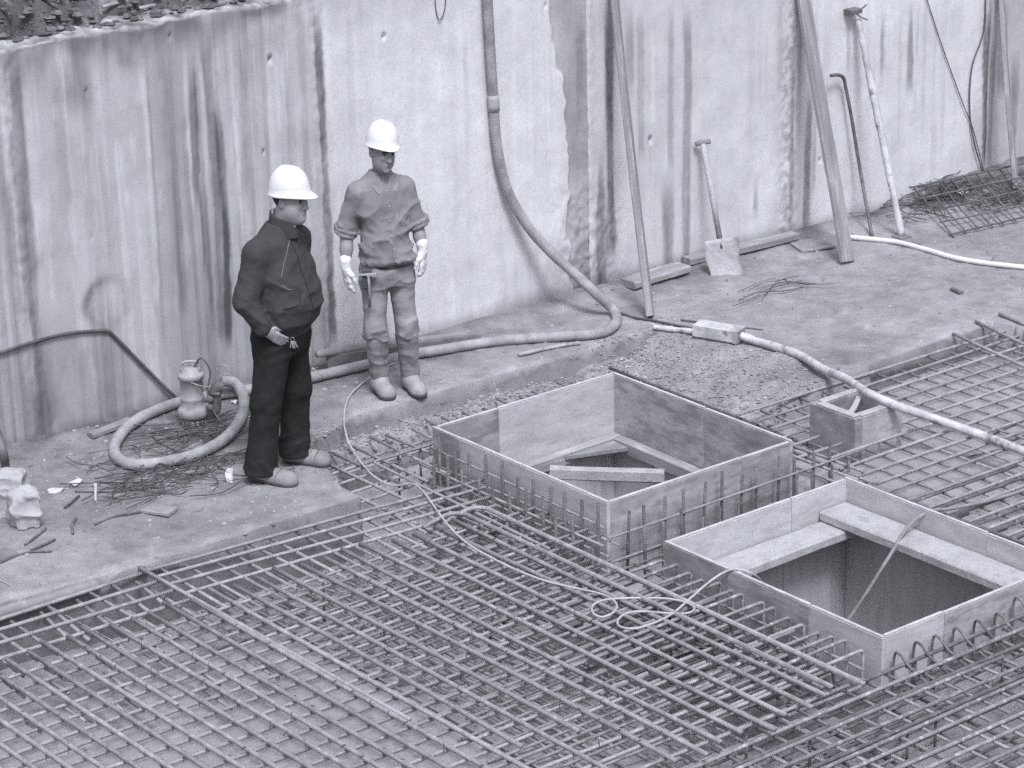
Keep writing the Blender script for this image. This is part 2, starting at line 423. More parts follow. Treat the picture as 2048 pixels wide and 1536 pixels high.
# ---- the ledge along the wall
EDGE_X = np.array([2.0, 6.0, 6.75, 7.1, 8.20, 8.27, 8.34, 8.42, 8.92, 11.05, 11.42, 11.47, 11.6, 13.10, 13.16, 20])
EDGE_Y = np.array([12.0, 11.90, 11.83, 11.83, 11.84, 12.10, 12.45, 12.73, 12.90, 12.90, 12.93, 11.56, 11.47, 11.50, 10.2, 10.0])
def ground_mesh():
    X = np.arange(3.0, 19.5, .0165); Y = np.arange(10.2, WALL_Y + .10, .0165)
    x, y = np.meshgrid(X, Y, indexing='ij')
    n1 = fb2(x * 4, y * 4, 4) - .5
    n2 = fb2(x * 14 + 50, y * 14, 3) - .5
    n3 = fb2(x * 1.1 + 9, y * 1.1 + 4, 3) - .5
    ex = np.interp(x + n2 * .05 + n1 * .10, EDGE_X, EDGE_Y) + n1 * .026 + n2 * .010
    d = y - ex
    zl = n1 * .018 + n2 * .010 + n3 * .03
    # dirt heaped along the wall at the left, and small rise at the wall
    dirt = np.exp(-((x - 7.9) / .75) ** 2) * sst(12.75, 13.3, y)
    zl = zl + dirt * (.02 + .035 * fb2(x * 11, y * 11, 3))
    heap = np.exp(-((x - 12.55) / .22) ** 2 - ((y - 12.93) / .10) ** 2)
    zl = zl + heap * .05 + .05 * sst(13.55, 13.8, y) * fb2(x * 3, y * 9, 3)
    pile = sst(14.2, 15.2, x) * sst(13.2, 13.75, y)
    zl = zl + pile * (.05 + .09 * fb2(x * 8, y * 8, 4))
    zl = zl - .010 * np.exp(-(d / .02) ** 2)
    zlow = -0.58
    z = zlow + (zl - zlow) * sst(-.046, -.004, d)
    # gravel shelf below the ledge beside the first form
    sh = -.105 + n2 * .05 + n1 * .05
    sy = 12.66 + n1 * .14 + n2 * .06
    shelf = np.where((x > 8.25) & (x < 11.5), zlow + (sh - zlow) * sst(-.06, 0.02, y - sy), zlow)
    z = np.maximum(z, shelf)
    # gravel ramp
    rz = -.15 + .15 * sst(10.9, 11.48, x) + n2 * .03 + n1 * .03
    ramp = np.where((x > 10.80) & (x < 11.9), zlow + (rz - zlow) * sst(-.05, .02, y - 11.42 - n1 * .1) * sst(-.06, .02, x - 10.90 - n2 * .05), zlow)
    z = np.maximum(z, ramp)
    # tone: mud, damp and pale dust on the top surface
    tone = 1.02 + .50 * n3 + .36 * n1 + .30 * n2 - .16 * sst(.54, .66, fb2(x * 1.7 + 31, y * 2.6 + 7, 4))
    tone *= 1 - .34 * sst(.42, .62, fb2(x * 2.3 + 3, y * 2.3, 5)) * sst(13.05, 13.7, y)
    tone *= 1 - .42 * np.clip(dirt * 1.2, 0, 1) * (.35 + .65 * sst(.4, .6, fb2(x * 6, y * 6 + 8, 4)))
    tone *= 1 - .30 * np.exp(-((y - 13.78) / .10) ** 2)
    tone *= 1 - .45 * pile * sst(.35, .6, fb2(x * 5, y * 5, 4))
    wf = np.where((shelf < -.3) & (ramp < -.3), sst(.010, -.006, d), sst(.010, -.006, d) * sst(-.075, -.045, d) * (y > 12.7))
    tone = tone * (1 - wf) + wf * (.66 + .10 * n3 + .06 * (fb2(x * 5, y * 2, 3) - .5))  # upright ledge faces blended towards one darker tone
    tone *= 1 + .22 * np.exp(-((d - .05) / .05) ** 2) * sst(.4, .6, fb2(x * 7, y * 7, 3))
    tone *= 1 - .20 * heap
    nx, ny = len(X), len(Y)
    V = np.stack([x, y, z], -1).reshape(-1, 3)
    i, j = np.meshgrid(np.arange(nx - 1), np.arange(ny - 1), indexing='ij')
    zm = np.maximum(np.maximum(z[:-1, :-1], z[1:, :-1]), np.maximum(z[:-1, 1:], z[1:, 1:]))
    keep = zm > zlow + .02
    a = (i * ny + j)[keep]
    F = np.stack([a, a + ny, a + ny + 1, a + 1], -1)
    used = np.zeros(len(V), bool); used[F.ravel()] = True
    idx = np.cumsum(used) - 1
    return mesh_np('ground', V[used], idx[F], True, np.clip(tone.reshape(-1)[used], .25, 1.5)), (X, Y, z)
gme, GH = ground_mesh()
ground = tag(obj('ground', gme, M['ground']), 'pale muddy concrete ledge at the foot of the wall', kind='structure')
def gz(x, y):
    X, Y, z = GH
    i = int(np.clip(round((x - X[0]) / (X[1] - X[0])), 0, len(X) - 1)); j = int(np.clip(round((y - Y[0]) / (Y[1] - Y[0])), 0, len(Y) - 1))
    return float(z[i, j])
def GG(px, py, up=0.0):
    """ground point seen at a photo pixel, resting on the real ground"""
    p = G(px, py, 0.0)
    for _ in range(4):
        p = G(px, py, gz(p[0], p[1]))
    return np.array([p[0], p[1], gz(p[0], p[1]) + up])

# ---- gravel on ramp and shelf, grit on the ledge
def pebbles(name, pts, sizes):
    a5 = np.arange(5) * 2 * math.pi / 5
    base = np.vstack([np.stack([.52 * np.cos(a5 + .5), .52 * np.sin(a5 + .5), a5 * 0 + .72], -1), np.stack([1.0 * np.cos(a5), 1.0 * np.sin(a5), a5 * 0 + .12], -1), [(0, 0, -.6)]])
    f = [(0, 1, 2), (0, 2, 3), (0, 3, 4)]
    for i in range(5):
        j = (i + 1) % 5
        f += [(i, 5 + j, j), (i, 5 + i, 5 + j), (10, 5 + j, 5 + i)]
    f = np.array(f)
    n = len(pts)
    a = rng.random(n) * 6.28
    sc = np.array(sizes)[:, None] * rng.uniform(.6, 1.3, (n, 3)) * np.array([1, 1, .7])
    V = base[None] * (1 + rng.uniform(-.22, .22, (n, 11, 1))) * sc[:, None]
    c, s = np.cos(a)[:, None], np.sin(a)[:, None]
    V = np.stack([V[..., 0] * c - V[..., 1] * s, V[..., 0] * s + V[..., 1] * c, V[..., 2]], -1) + np.array(pts)[:, None]
    F = f[None] + (np.arange(n) * 11)[:, None, None]
    tone = np.repeat(rng.uniform(.7, 1.4, n), 11)
    return mesh_np(name, V.reshape(-1, 3), F.reshape(-1, 3), False, tone)
M['gravel'] = nmat('gravel_stones', 0.19, 0.36, 0.9, 9, 4, bump=.3, tone=True)
pts, sz = [], []
while len(pts) < 2000:
    x, y = random.uniform(10.88, 11.75), random.uniform(11.40, 12.98)
    if random.random() > (1.15 - (x - 10.9) / .75): continue
    pts.append((x, y, gz(x, y) + .002)); sz.append(random.choice((.004, .005, .006, .007, .009, .013)))
n0 = len(pts)
while len(pts) < n0 + 1700:
    x, y = random.uniform(8.3, 11.2), random.gauss(12.76, .07)
    if y > 12.91: continue
    z = gz(x, y)
    if z < -.3: continue
    pts.append((x, y, z + .002)); sz.append(random.choice((.004, .006, .007, .009, .013)))
tag(obj('gravel', pebbles('gravel', pts, sz), M['gravel']), 'loose grey gravel beside the square timber forms', 'gravel', kind='stuff')
pts, sz = [], []
while len(pts) < 2600:
    x, y = random.uniform(5.0, 17), random.uniform(11.5, 13.75)
    z = gz(x, y)
    if z < -.06: continue
    if random.random() > .35 + .65 * math.exp(-((x - 7.8) / .9) ** 2): continue
    pts.append((x, y, z)); sz.append(random.choice((.003, .004, .005, .006, .009, .014)))
tag(obj('grit', pebbles('grit', pts, sz), M['gravel']), 'scattered grit and crumbs on the muddy ledge', 'grit', kind='stuff')

pts, sz = [], []
while len(pts) < 2600:
    x, y = random.uniform(4.5, 15), random.uniform(7.2, 11.4)
    if B1[0] - .05 < x < B1[1] + .05 and y < 12.2 and y > 8.4: continue
    z = FLOOR_Z + .10 * float(sst(7.8, 6.9, x) + sst(10.36, 10.7, x)) - (.2 if 8.2 < x < 9.1 or y < 8.6 and x > 8 else 0)
    pts.append((x, y, z)); sz.append(random.choice((.004, .005, .006, .008, .012)))
tag(obj('floor_grit', pebbles('floor_grit', pts, sz), M['gravel']), 'grit and crumbs on the floor below the steel bars', 'grit', kind='stuff')

# ---- the wall: panels of one retaining wall, stained and streaked
def px_streak(x, y0, y1, hw, dk, wob=.02, soft=.5, fade=.15):
    a = W(x, y0); b = W(x, y1)
    return ((a[0] + b[0]) / 2, a[2], b[2], hw / 330.0, dk, wob, soft, fade)
STREAKS = [px_streak(*a) for a in [
    (20, 180, 900, 12, .16), (58, 90, 900, 17, .34), (90, 640, 860, 28, .22), (120, 100, 420, 16, .12), (155, 90, 240, 40, .24), (250, 40, 160, 22, .18), (210, 240, 560, 9, .10),
    (300, 60, 620, 9, -.14), (312, 100, 700, 5, .16), (335, 60, 560, 8, .10), (352, 90, 640, 12, .22), (377, 70, 430, 7, -.22), (388, 110, 420, 10, .38),
    (398, 100, 560, 5, .30), (408, 90, 480, 6, -.22), (430, 40, 700, 14, .34), (448, 200, 690, 11, .46), (452, 380, 700, 11, .42), (418, 330, 640, 8, .28),
    (480, 20, 400, 14, .16), (505, 20, 330, 7, .12), (525, 0, 560, 10, .10), (545, 60, 500, 6, -.10), (575, 0, 640, 16, .08), (610, 10, 420, 10, .14),
    (652, 0, 700, 10, .44), (643, 60, 330, 8, .32), (660, 330, 690, 7, .26), (640, 520, 690, 30, .16),
    (700, 0, 300, 10, .05), (740, 120, 520, 8, .06), (905, 0, 480, 12, .05), (930, 0, 300, 8, .06),
    (1222, 0, 520, 14, .52), (1205, 300, 640, 13, .42), (1190, 480, 620, 40, .30), (1165, 0, 260, 8, .18),
    (1262, 0, 200, 14, .26), (1285, 0, 330, 11, .22), (1345, 0, 350, 10, .22), (1376, 0, 590, 14, .34), (1340, 340, 560, 24, .36), (1310, 60, 260, 8, -.12),
    (1255, 520, 600, 30, .14), (1512, 350, 440, 9, .34), (1585, 80, 470, 10, .26), (1600, 0, 300, 10, .18), (1617, 160, 470, 14, .42), (1630, 0, 400, 8, .18),
    (1562, 0, 200, 12, .14), (1700, 20, 150, 10, .22), (1768, 0, 160, 7, .26), (1800, 0, 300, 5, .12), (1822, 0, 190, 10, .34), (1838, 0, 120, 6, .18),
    (1870, 200, 360, 9, .10), (1975, 0, 340, 16, .50), (1990, 60, 340, 12, .34), (2012, 0, 200, 14, .36), (2035, 100, 340, 14, .34), (1750, 60, 260, 6, .10), (1500, 0, 300, 10, .05)]]
PANELS = [(2.0, 7.27), (7.27, 9.405), (9.405, 11.58), (11.58, 13.50), (13.50, 15.52), (15.52, 19.5)]
WTOP = 2.40
wall = thing('retaining_wall', 'tall streaked concrete retaining wall with vertical panel joints behind the workers', 'wall', (9, WALL_Y, 0))
CIRC = W(215, 605); CR1 = 58 / 330.0
LINE_A, LINE_B, LINE_C = W(0, 705), W(215, 660), W(358, 803)
def wall_panel(k, x0, x1):
    xs = np.linspace(x0, x1, int((x1 - x0) / .0105))
    zv = np.linspace(-.45, WTOP, 150)
    nb = 10
    x, z = np.meshgrid(xs, np.concatenate([zv, np.full(nb, WTOP)]), indexing='ij')
    back = np.concatenate([np.zeros(len(zv)), np.linspace(.05, .5, nb)])[None, :] * np.ones_like(x)
    zz = z + back
    n1 = fb2(x * 2.2, zz * 2.2, 4) - .5
    n2 = fb2(x * 11, zz * 11, 3) - .5
    n4 = fb2(x * 34, zz * 34, 2) - .5
    off = [0.006, 0.0, -0.006, 0.012, 0.004, 0.03][k]
    y = off * sst(0, .10, np.minimum(x - x0, x1 - x)) + n1 * .007 + n2 * .002
    # ragged rim of the smooth middle panel, its broken skin stands proud of the next
    if k == 2:
        rim = 11.40 + .16 * (fb2(z * 2.2 + 2, z * 0 + 1.5, 4) - .5) + .10 * np.clip(z - .9, 0, 1) * -1 + .05 * (fb2(z * 11, z * 0 + 5, 3) - .5)
        y = y + .04 * sst(-.01, .03, x - rim) * sst(0, .05, x1 - x)
        rough = np.exp(-((x - 11.5) / .22) ** 2) * sst(1.0, .5, z)
        y = y + rough * (n2 * .022 + n4 * .02)
    if k == 3:
        rough = np.exp(-((x - 11.72) / .16) ** 2) * sst(.9, .4, z) + .8 * np.exp(-((x - 13.42) / .07) ** 2) * sst(1.0, .3, z)
        y = y + rough * (n2 * .018 + n4 * .02)
        y = y - .05 * np.exp(-((x - 11.63) / .04) ** 2) * sst(.45, .5, z) * 0
    # joints
    for e, s in ((x0, 1), (x1, -1)):
        dd = (x - e) * s
        y = y + .008 * np.exp(-(dd / .016) ** 2) * (.6 + 1.2 * n2)
        jr = np.exp(-(dd / .06) ** 2)
        y = y + jr * n4 * .011
    # tie holes
    for hx, hy, hr in ((540, 118, .022), (173, 184, .014), (527, 303, .012), (766, 72, .02), (1303, 280, .022), (1090, 12, .014), (185, 470, .012), (1640, 320, .014), (340, 70, .01)):
        hp = W(hx, hy)
        rr = np.hypot(x - hp[0], z - hp[2])
        y = y + .03 * sst(hr, hr * .5, rr)
    top = z > WTOP - .001
    tz = z + sst(WTOP - .12, WTOP, z) * (n1 * .04 + n2 * .035)
    y = y + sst(WTOP - .06, WTOP + .01, z) * (n2 * .025 + n1 * .01)
    # tone of the concrete
    ba = np.interp(x, [6.9, 7.25, 7.29, 9.38, 9.46, 11.3, 11.5, 11.7, 13.4, 13.6, 15.4, 15.6], [.80, .80, .80, .86, 1.12, 1.12, .98, .95, 1.02, 1.08, 1.08, .74])
    drip = sst(.52, .66, fb2(x * 26, z * .33, 3)) * sst(.40, .62, fb2(x * 3.1 + 7, z * .8, 3)) * (.5 + .8 * fb2(x * 40, z * 4, 2))
    pale = sst(.56, .68, fb2(x * 19 + 40, z * .45 + 3, 3)) * sst(.45, .65, fb2(x * 2.3 + 17, z * 1.1, 3))
    wet = 1.0 if k < 2 else (.35 if k == 2 else .6)
    tone = ba * (1 + .22 * n1 + .12 * (fb2(x * 6, z * 6, 4) - .5) + .10 * (fb2(x * 9, z * .8, 3) - .5) * wet + .05 * n4) * (1 - .24 * wet * drip) * (1 + .15 * wet * pale)
    for sx, z1, z0, hw, dk, wob, soft, fade in STREAKS:
        if sx < x0 - .5 or sx > x1 + .5: continue
        c = sx + wob * 1.5 * (vn2(z * 1.2 + sx * 7, z * 0 + 3.3) - .5) + 0.012 * (vn2(z * 9 + sx * 3, z * 0 + 7.7) - .5)
        wv = hw * (.65 + .7 * vn2(z * 3.1 + sx * 5, z * 0 + 1.1))
        mk = sst(wv * 1.25, wv * soft, np.abs(x - c + n4 * .006))
        mk = mk * sst(z0 - fade * .3, z0 + fade, z) * sst(z1 + .05, z1 - .30, z)
        mk = mk * (.35 + .8 * fb2(x * 30, z * 2.2, 3) + .35 * fb2(x * 45, z * 30, 2))
        tone = tone * (1 - dk * mk * 1.32)
    if k == 1:
        broad = np.exp(-((x - 8.42 + .06 * n1) / .26) ** 2) * (.5 + .8 * fb2(x * 7, z * .8, 3))
        tone *= 1 - .24 * broad
        tone *= 1 + .10 * np.exp(-((x - 8.02) / .12) ** 2) - .10 * np.exp(-((x - 7.75) / .18) ** 2) * sst(.9, 2.2, z)
    # damp foot, soft dark apron
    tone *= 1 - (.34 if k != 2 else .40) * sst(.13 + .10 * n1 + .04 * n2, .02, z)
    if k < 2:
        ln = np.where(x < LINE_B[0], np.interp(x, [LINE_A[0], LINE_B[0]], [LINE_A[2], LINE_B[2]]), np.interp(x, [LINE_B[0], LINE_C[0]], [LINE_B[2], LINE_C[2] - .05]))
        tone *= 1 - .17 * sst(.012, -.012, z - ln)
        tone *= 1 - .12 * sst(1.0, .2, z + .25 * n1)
        rr = np.hypot((x - CIRC[0]), (z - CIRC[2]) * 1.0); an = np.arctan2(z - CIRC[2], x - CIRC[0])
        arc = np.exp(-((rr - CR1 * .82 - .02 * n1) / .034) ** 2) * (.30 + .70 * sst(-.1, .9, np.cos(an - 2.75)))
        tone *= 1 - .52 * arc * (.6 + .8 * fb2(x * 22, z * 22, 3))
        tone *= 1 + .12 * np.exp(-(rr / (.5 * CR1)) ** 2)
    if k == 2:
        rim2 = rim
        tone *= 1 - .36 * sst(-.004, .02, x - rim2) * (.5 + fb2(x * 7, z * 3, 3))
        tone *= 1 - .36 * np.exp(-((x - 11.20) / .40) ** 2) * sst(.50, .05, z + .3 * n1)
        tone *= 1 - .22 * np.exp(-((x - 11.48) / .20) ** 2) * sst(.75, .35, z) * sst(.4, .6, fb2(x * 14, z * 14, 3))
    if k in (3, 4):
        tone *= 1 - .16 * np.exp(-((x - 13.45) / .08) ** 2) * sst(.45, .6, fb2(x * 30, z * 30, 2)) * 2
    tone *= 1 - .50 * sst(WTOP - .28 + .35 * n1, WTOP - .04, z) * (1 if k < 2 else .3) * sst(.35, .6, fb2(x * 3 + 1, z * 2, 3))
    tone *= 1 + .14 * sst(.62, .70, fb2(x * 18, z * 3.0, 3)) * (1 if k < 2 else .3)
    tone = np.where(top, .50 + n2 * .9 + n4 * .5, tone)
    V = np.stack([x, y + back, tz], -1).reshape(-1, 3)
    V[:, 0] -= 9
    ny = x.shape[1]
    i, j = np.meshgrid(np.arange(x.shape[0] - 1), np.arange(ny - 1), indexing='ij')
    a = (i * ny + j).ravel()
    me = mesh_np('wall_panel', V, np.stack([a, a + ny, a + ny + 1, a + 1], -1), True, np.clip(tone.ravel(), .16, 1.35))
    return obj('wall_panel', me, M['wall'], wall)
for k, (a, b) in enumerate(PANELS): wall_panel(k, a, b)
V, F = boxvf(2.0 - 9, 19.5 - 9, .07, .5, -.45, WTOP - .06)
obj('wall_core', mesh_py('wall_core', V, F), M['floor'], wall)

# ---- earth bank above the wall
def bank_mesh():
    X = np.arange(2, 20, .03); Y = np.arange(WALL_Y + .20, WALL_Y + 4, .03)
    x, y = np.meshgrid(X, Y, indexing='ij')
    t = y - WALL_Y - .2
    n = fb2(x * 3, y * 3, 5) - .5; n2 = fb2(x * 12, y * 12, 3) - .5
    z = WTOP - .06 + .9 * t + n * .22 * sst(0, .5, t) + n2 * .09 + .05 * np.sin(x * 23)*np.sin(y*9)
    V = np.stack([x, y, z], -1).reshape(-1, 3); ny = len(Y)
    i, j = np.meshgrid(np.arange(len(X) - 1), np.arange(ny - 1), indexing='ij')
    a = (i * ny + j).ravel()
    return mesh_np('bank', V, np.stack([a, a + ny, a + ny + 1, a + 1], -1), True)
tag(obj('bank', bank_mesh(), M['soil']), 'dark earth bank rising above the top of the wall', kind='structure')
def bank_z(x, y): return WTOP + .9 * (y - WALL_Y - .2)
pts, sz = [], []
for _ in range(1500):
    x, y = random.uniform(5, 12), WALL_Y + .12 + abs(random.gauss(0, .35))
    pts.append((x, y, max(bank_z(x, y), WTOP) + .0)); sz.append(random.choice((.008, .012, .016, .024, .035)))
M['rubble'] = nmat('bank_rubble', 0.07, 0.19, 0.95, 9, 4, bump=.3, tone=True)
tag(obj('rubble', pebbles('rubble', pts, sz), M['rubble']), 'loose rubble along the broken top edge of the wall', 'rubble', kind='stuff')

# ================================================================== TIMBER FORMS
def form_side(parent, name, axis, fixed, a0, a1, z0, z1, th, seams, mats, edge=True, out=0.0):
    """upright plywood sheets set side by side; axis 'x' = runs along x at y=fixed"""
    cuts = [a0] + list(seams) + [a1]
    for i in range(len(cuts) - 1):
        p, q = cuts[i] + (.0015 if i else 0), cuts[i + 1] - (.0015 if i < len(cuts) - 2 else 0)
        o = random.uniform(-.003, .003)
        dz = random.uniform(-.006, .004)
        if axis == 'x': V, F = boxvf(p, q, fixed + o, fixed + o + th, z0, z1 + dz, .002)
        else: V, F = boxvf(fixed + o, fixed + o + th, p, q, z0, z1 + dz, .002)
        s = obj(name, mesh_py(name, V, F), mats[i % len(mats)], parent)
        if edge:
            e = -.003
            if axis == 'x': V, F = boxvf(p + .003, q - .003, fixed + o - e, fixed + o + th + e, z1 + dz + .001, z1 + dz + .009, .002)
            else: V, F = boxvf(fixed + o - e, fixed + o + th + e, p + .003, q - .003, z1 + dz + .001, z1 + dz + .009, .002)
            obj('edge_strip', mesh_py('edge_strip', V, F), M['form_edge'], s)
M['form_b'] = nmat('form_plywood_pale', 0.38, 0.60, 0.8, 3.0, 14, (1.3, 1.3, 4.2), 0.35, 40, 0.003, spots=.4, spot_col=.24, spot_scale=6, spot_at=.6, grain=.14, gscale=90)
M['form_c'] = nmat('form_plywood_worn', 0.18, 0.36, 0.8, 3.0, 14, (1.3, 1.3, 3.6), 0.35, 40, 0.003, spots=.55, spot_col=.44, spot_scale=5, spot_at=.58, grain=.16, gscale=90)
f1 = thing('timber_form', 'large square open-topped timber form beside the gravel, corner brace inside', 'formwork', (0, 0, 0), group='square lift pit forms')
x0, x1, y0, y1, zt = B1
T = .024
form_side(f1, 'side_sheet', 'y', x0, y0, y1, FLOOR_Z - .02, zt, T, [11.30, 11.86], [M['form_b'], M['form_b'], M['form_c']])
form_side(f1, 'side_sheet', 'y', x1 - T, y0, y1, FLOOR_Z - .02, zt, T, [11.28], [M['form'], M['form']])
form_side(f1, 'side_sheet', 'x', y0, x0 + T + .001, x1 - T - .001, FLOOR_Z - .02, zt - .002, T, [9.95], [M['form'], M['form_c']])
form_side(f1, 'side_sheet', 'x', y1 - T, x0 + T + .001, x1 - T - .001, FLOOR_Z - .02, zt - .002, T, [9.42], [M['form_c'], M['form_b']])
# inner lining of the pit, vertical boards
def lining(parent, x0, x1, y0, y1, zt, zb, bw=.16):
    def run(axis, fixed, a0, a1):
        a = a0
        while a < a1 - .02:
            b = min(a + bw * random.uniform(.8, 1.25), a1)
            if a1 - b < .05: b = a1
            o = random.uniform(0, .005)
            if axis == 'x': V, F = boxvf(a + .001, b - .001, fixed + o, fixed + o + .02, zb, zt, .002)
            else: V, F = boxvf(fixed + o, fixed + o + .02, a + .001, b - .001, zb, zt, .002)
            obj('lining_board', mesh_py('lining_board', V, F), M['pit'], parent)
            a = b
    run('x', y1 - .024, x0 - .003, x1 + .003); run('y', x1 - .024, y0 + .026, y1 - .025)
    run('x', y0 + .001, x0 - .003, x1 + .003); run('y', x0 + .001, y0 + .026, y1 - .025)
lining(f1, x0 + T + .004, x1 - T - .004, y0 + T + .004, y1 - T - .004, -.27, PIT_Z)
zb = -.27
i0, i1, j0, j1 = x0 + T + .008, x1 - T - .008, y0 + T + .008, y1 - T - .008
plank('waling', f1, (i0, j1 - .035, zb), (i1, j1 - .035, zb), .07, .09, M['plank'])
plank('waling', f1, (i1 - .035, j0, zb + .002), (i1 - .035, j1 - .072, zb + .002), .07, .09, M['plank'])
plank('waling', f1, (i0, j0 + .035, zb), (i1 - .072, j0 + .035, zb), .07, .09, M['plank'])
plank('waling', f1, (i0 + .035, j0 + .072, zb + .002), (i0 + .035, j1 - .072, zb + .002), .07, .09, M['plank'])
bp, bq = G(1101, 944, -.24), G(1329, 952, -.24)
V = [(i1 - .08, j1 - .08, -.255), (i1 - .46, j1 - .08, -.262), (i1 - .08, j1 - .22, -.262), (i1 - .08, j1 - .08, -.235), (i1 - .46, j1 - .08, -.24), (i1 - .08, j1 - .22, -.24)]
obj('corner_board', mesh_py('corner_board', V, [(0, 2, 1), (3, 4, 5), (0, 1, 4, 3), (1, 2, 5, 4), (2, 0, 3, 5)]), M['plank'], f1)
plank('corner_brace', f1, bp, bq, .06, .075, M['plank_white'])

f2 = thing('timber_form', 'deep square timber form with two planks inside, nearest the steel hooks', 'formwork', (0, 0, 0), group='square lift pit forms')
x0, x1, y0, y1, zt = B2
form_side(f2, 'side_sheet', 'y', x0, y0, y1, FLOOR_Z - .02, zt, T, [9.02, 9.62], [M['form_b'], M['form'], M['form']])
form_side(f2, 'side_sheet', 'y', x1 - T, y0, y1, FLOOR_Z - .02, zt, T, [9.05], [M['form_b'], M['form_b']])
form_side(f2, 'side_sheet', 'x', y0, x0 + T + .001, x1 - T - .001, FLOOR_Z - .02, zt - .002, T, [9.42], [M['form_b'], M['form']])
form_side(f2, 'side_sheet', 'x', y1 - T, x0 + T + .001, x1 - T - .001, FLOOR_Z - .02, zt - .002, T, [9.9], [M['form_b'], M['form_b']])
lining(f2, x0 + T + .004, x1 - T - .004, y0 + T + .004, y1 - T - .004, -.20, PIT_Z, .42)
i0, i1, j0, j1 = x0 + T + .006, x1 - T - .006, y0 + T + .006, y1 - T - .006
plank('ledger_plank', f2, (i0, j1 - .105, -.165), (i1, j1 - .105, -.165), .20, .06, M['plank_white'], wob=.002)
plank('ledger_plank', f2, (i1 - .11, j0 + .002, -.10), (i1 - .11, j1 - .01, -.10), .21, .06, M['plank_white'], wob=.002)

f3 = thing('timber_box', 'small square wooden box standing in the steel mat', 'formwork', (0, 0, 0))
x0, x1, y0, y1, zt, zb = 10.919, 11.317, 10.615, 10.991, .12, FLOOR_Z + .05
T3 = .062
def b3(nm, a, mt):
    V, F = boxvf(*a, .003); return obj(nm, mesh_py(nm, V, F), mt, f3)
b3('side_board', (x0, x0 + T3, y0, y1, zb, zt), M['form_c'])
b3('side_board', (x1 - T3, x1, y0, y1, zb, zt), M['form_b'])
b3('side_board', (x0 + T3 + .001, x1 - T3 - .001, y0, y0 + T3, zb, zt - .001), M['form'])
b3('side_board', (x0 + T3 + .001, x1 - T3 - .001, y1 - T3, y1, zb, zt - .001), M['form'])
for a in ((x0 + .004, x0 + T3 - .004, y0 + .02, y1 - .05, zt + .001, zt + .012), (x1 - T3 + .003, x1 - .004, y0 + .03, y1 - .02, zt + .001, zt + .010),
          (x0 + .06, x1 - .06, y0 + .004, y0 + T3 - .004, zt + .001, zt + .008), (x0 + .06, x1 - .06, y1 - T3 + .004, y1 - .004, zt + .001, zt + .008)):
    b3('top_strip', a, M['plank_white'])
plank('cross_batten', f3, (x0 + .06, y0 + .14, zt - .06), (x1 - .06, y1 - .08, zt - .03), .035, .02, M['plank_white'])
plank('cross_batten', f3, (x0 + .06, y1 - .12, zt - .10), (x1 - .06, y0 + .12, zt - .11), .035, .02, M['plank_white'])
b3('inner_board', (x0 + T3 + .002, x1 - T3 - .002, y0 + T3 + .002, y1 - T3 - .16, zt - .11, zt - .09), M['form_b'])

# ================================================================== REINFORCING STEEL
def bar(parent, p0, p1, r, mat='bar', wob=.006, name='bar', k=7, bend=None):
    p0, p1 = Vector(p0), Vector(p1)
    L = (p1 - p0).length
    wob *= .7
    n = max(2, min(9, int(L / .35)))
    ph, ph2, f1, f2 = random.random() * 6, random.random() * 6, random.uniform(1.2, 3), random.uniform(1.2, 3)
    w_ = wob * min(1.0, L / 1.2)
    P = [(L * i / n, w_ * math.sin(i / n * f1 * 2 + ph), .6 * w_ * math.sin(i / n * f2 * 2 + ph2)) for i in range(n + 1)]
    V, F = tubevf(P, r * 1.22, k)
    o = obj(name, mesh_py(name, V, F, True), M[mat], parent)
    x = (p1 - p0).normalized()
    up = Vector((0, 0, 1)) if abs(x.z) < .95 else Vector((0, -1, 0))
    y = up.cross(x).normalized(); z = x.cross(y)
    o.matrix_local = Matrix.Translation(p0) @ Matrix((x, y, z)).transposed().to_4x4()
    return o
def bentbar(parent, pts, r, mat='bar', n=5, rad=.035, name='bent_bar', k=7):
    """polyline with rounded corners"""
    P = [np.array(p, float) for p in pts]
    out = [P[0]]
    for i in range(1, len(P) - 1):
        a = P[i - 1] - P[i]; b = P[i + 1] - P[i]
        la, lb = np.linalg.norm(a), np.linalg.norm(b)
        q = min(rad, la * .49, lb * .49)
        s, e = P[i] + a / la * q, P[i] + b / lb * q
        for t in np.linspace(0, 1, n):
            out.append((1 - t) ** 2 * s + 2 * t * (1 - t) * P[i] + t * t * e)
    out.append(P[-1])
    out = np.array(out); o0 = out[0].copy()
    V, F = tubevf(out - o0, r * 1.2, k)
    return obj(name, mesh_py(name, V, F, True), M[mat], parent, tuple(o0))
def J(s): return random.gauss(0, s)

# -- lower mat lying just above the floor on the left
low = thing('rebar_mat', 'lower layer of thin crossed steel bars close to the floor on the left side', 'rebar mat', group='mats of steel reinforcing bars')
Z0 = FLOOR_Z + .045
x = 6.95
while x < 8.8:
    bar(low, (x + J(.012), 7.4 + J(.1), Z0), (x + J(.012), 11.72 + J(.06), Z0 + J(.004)), .006, 'bar', .012)
    x += .145
y = 7.5
while y < 11.7:
    bar(low, (6.85 + J(.08), y + J(.012), Z0 + .014), (8.86 + J(.05), y + J(.012), Z0 + .014), .006, 'bar', .012)
    y += .15
# an extra, denser overlap of bars in the middle
for i in range(22):
    yy = 8.6 + i * .135 + J(.01)
    bar(low, (7.05 + J(.1), yy, Z0 + .06), (8.88 + J(.03), yy + J(.02), Z0 + .06), .0065, 'bar', .01)
for i in range(12):
    xx = 7.15 + i * .14 + J(.02)
    bar(low, (xx, 8.7 + J(.15), Z0 + .047), (xx, 11.3 + J(.2), Z0 + .047), .0065, 'bar', .01)

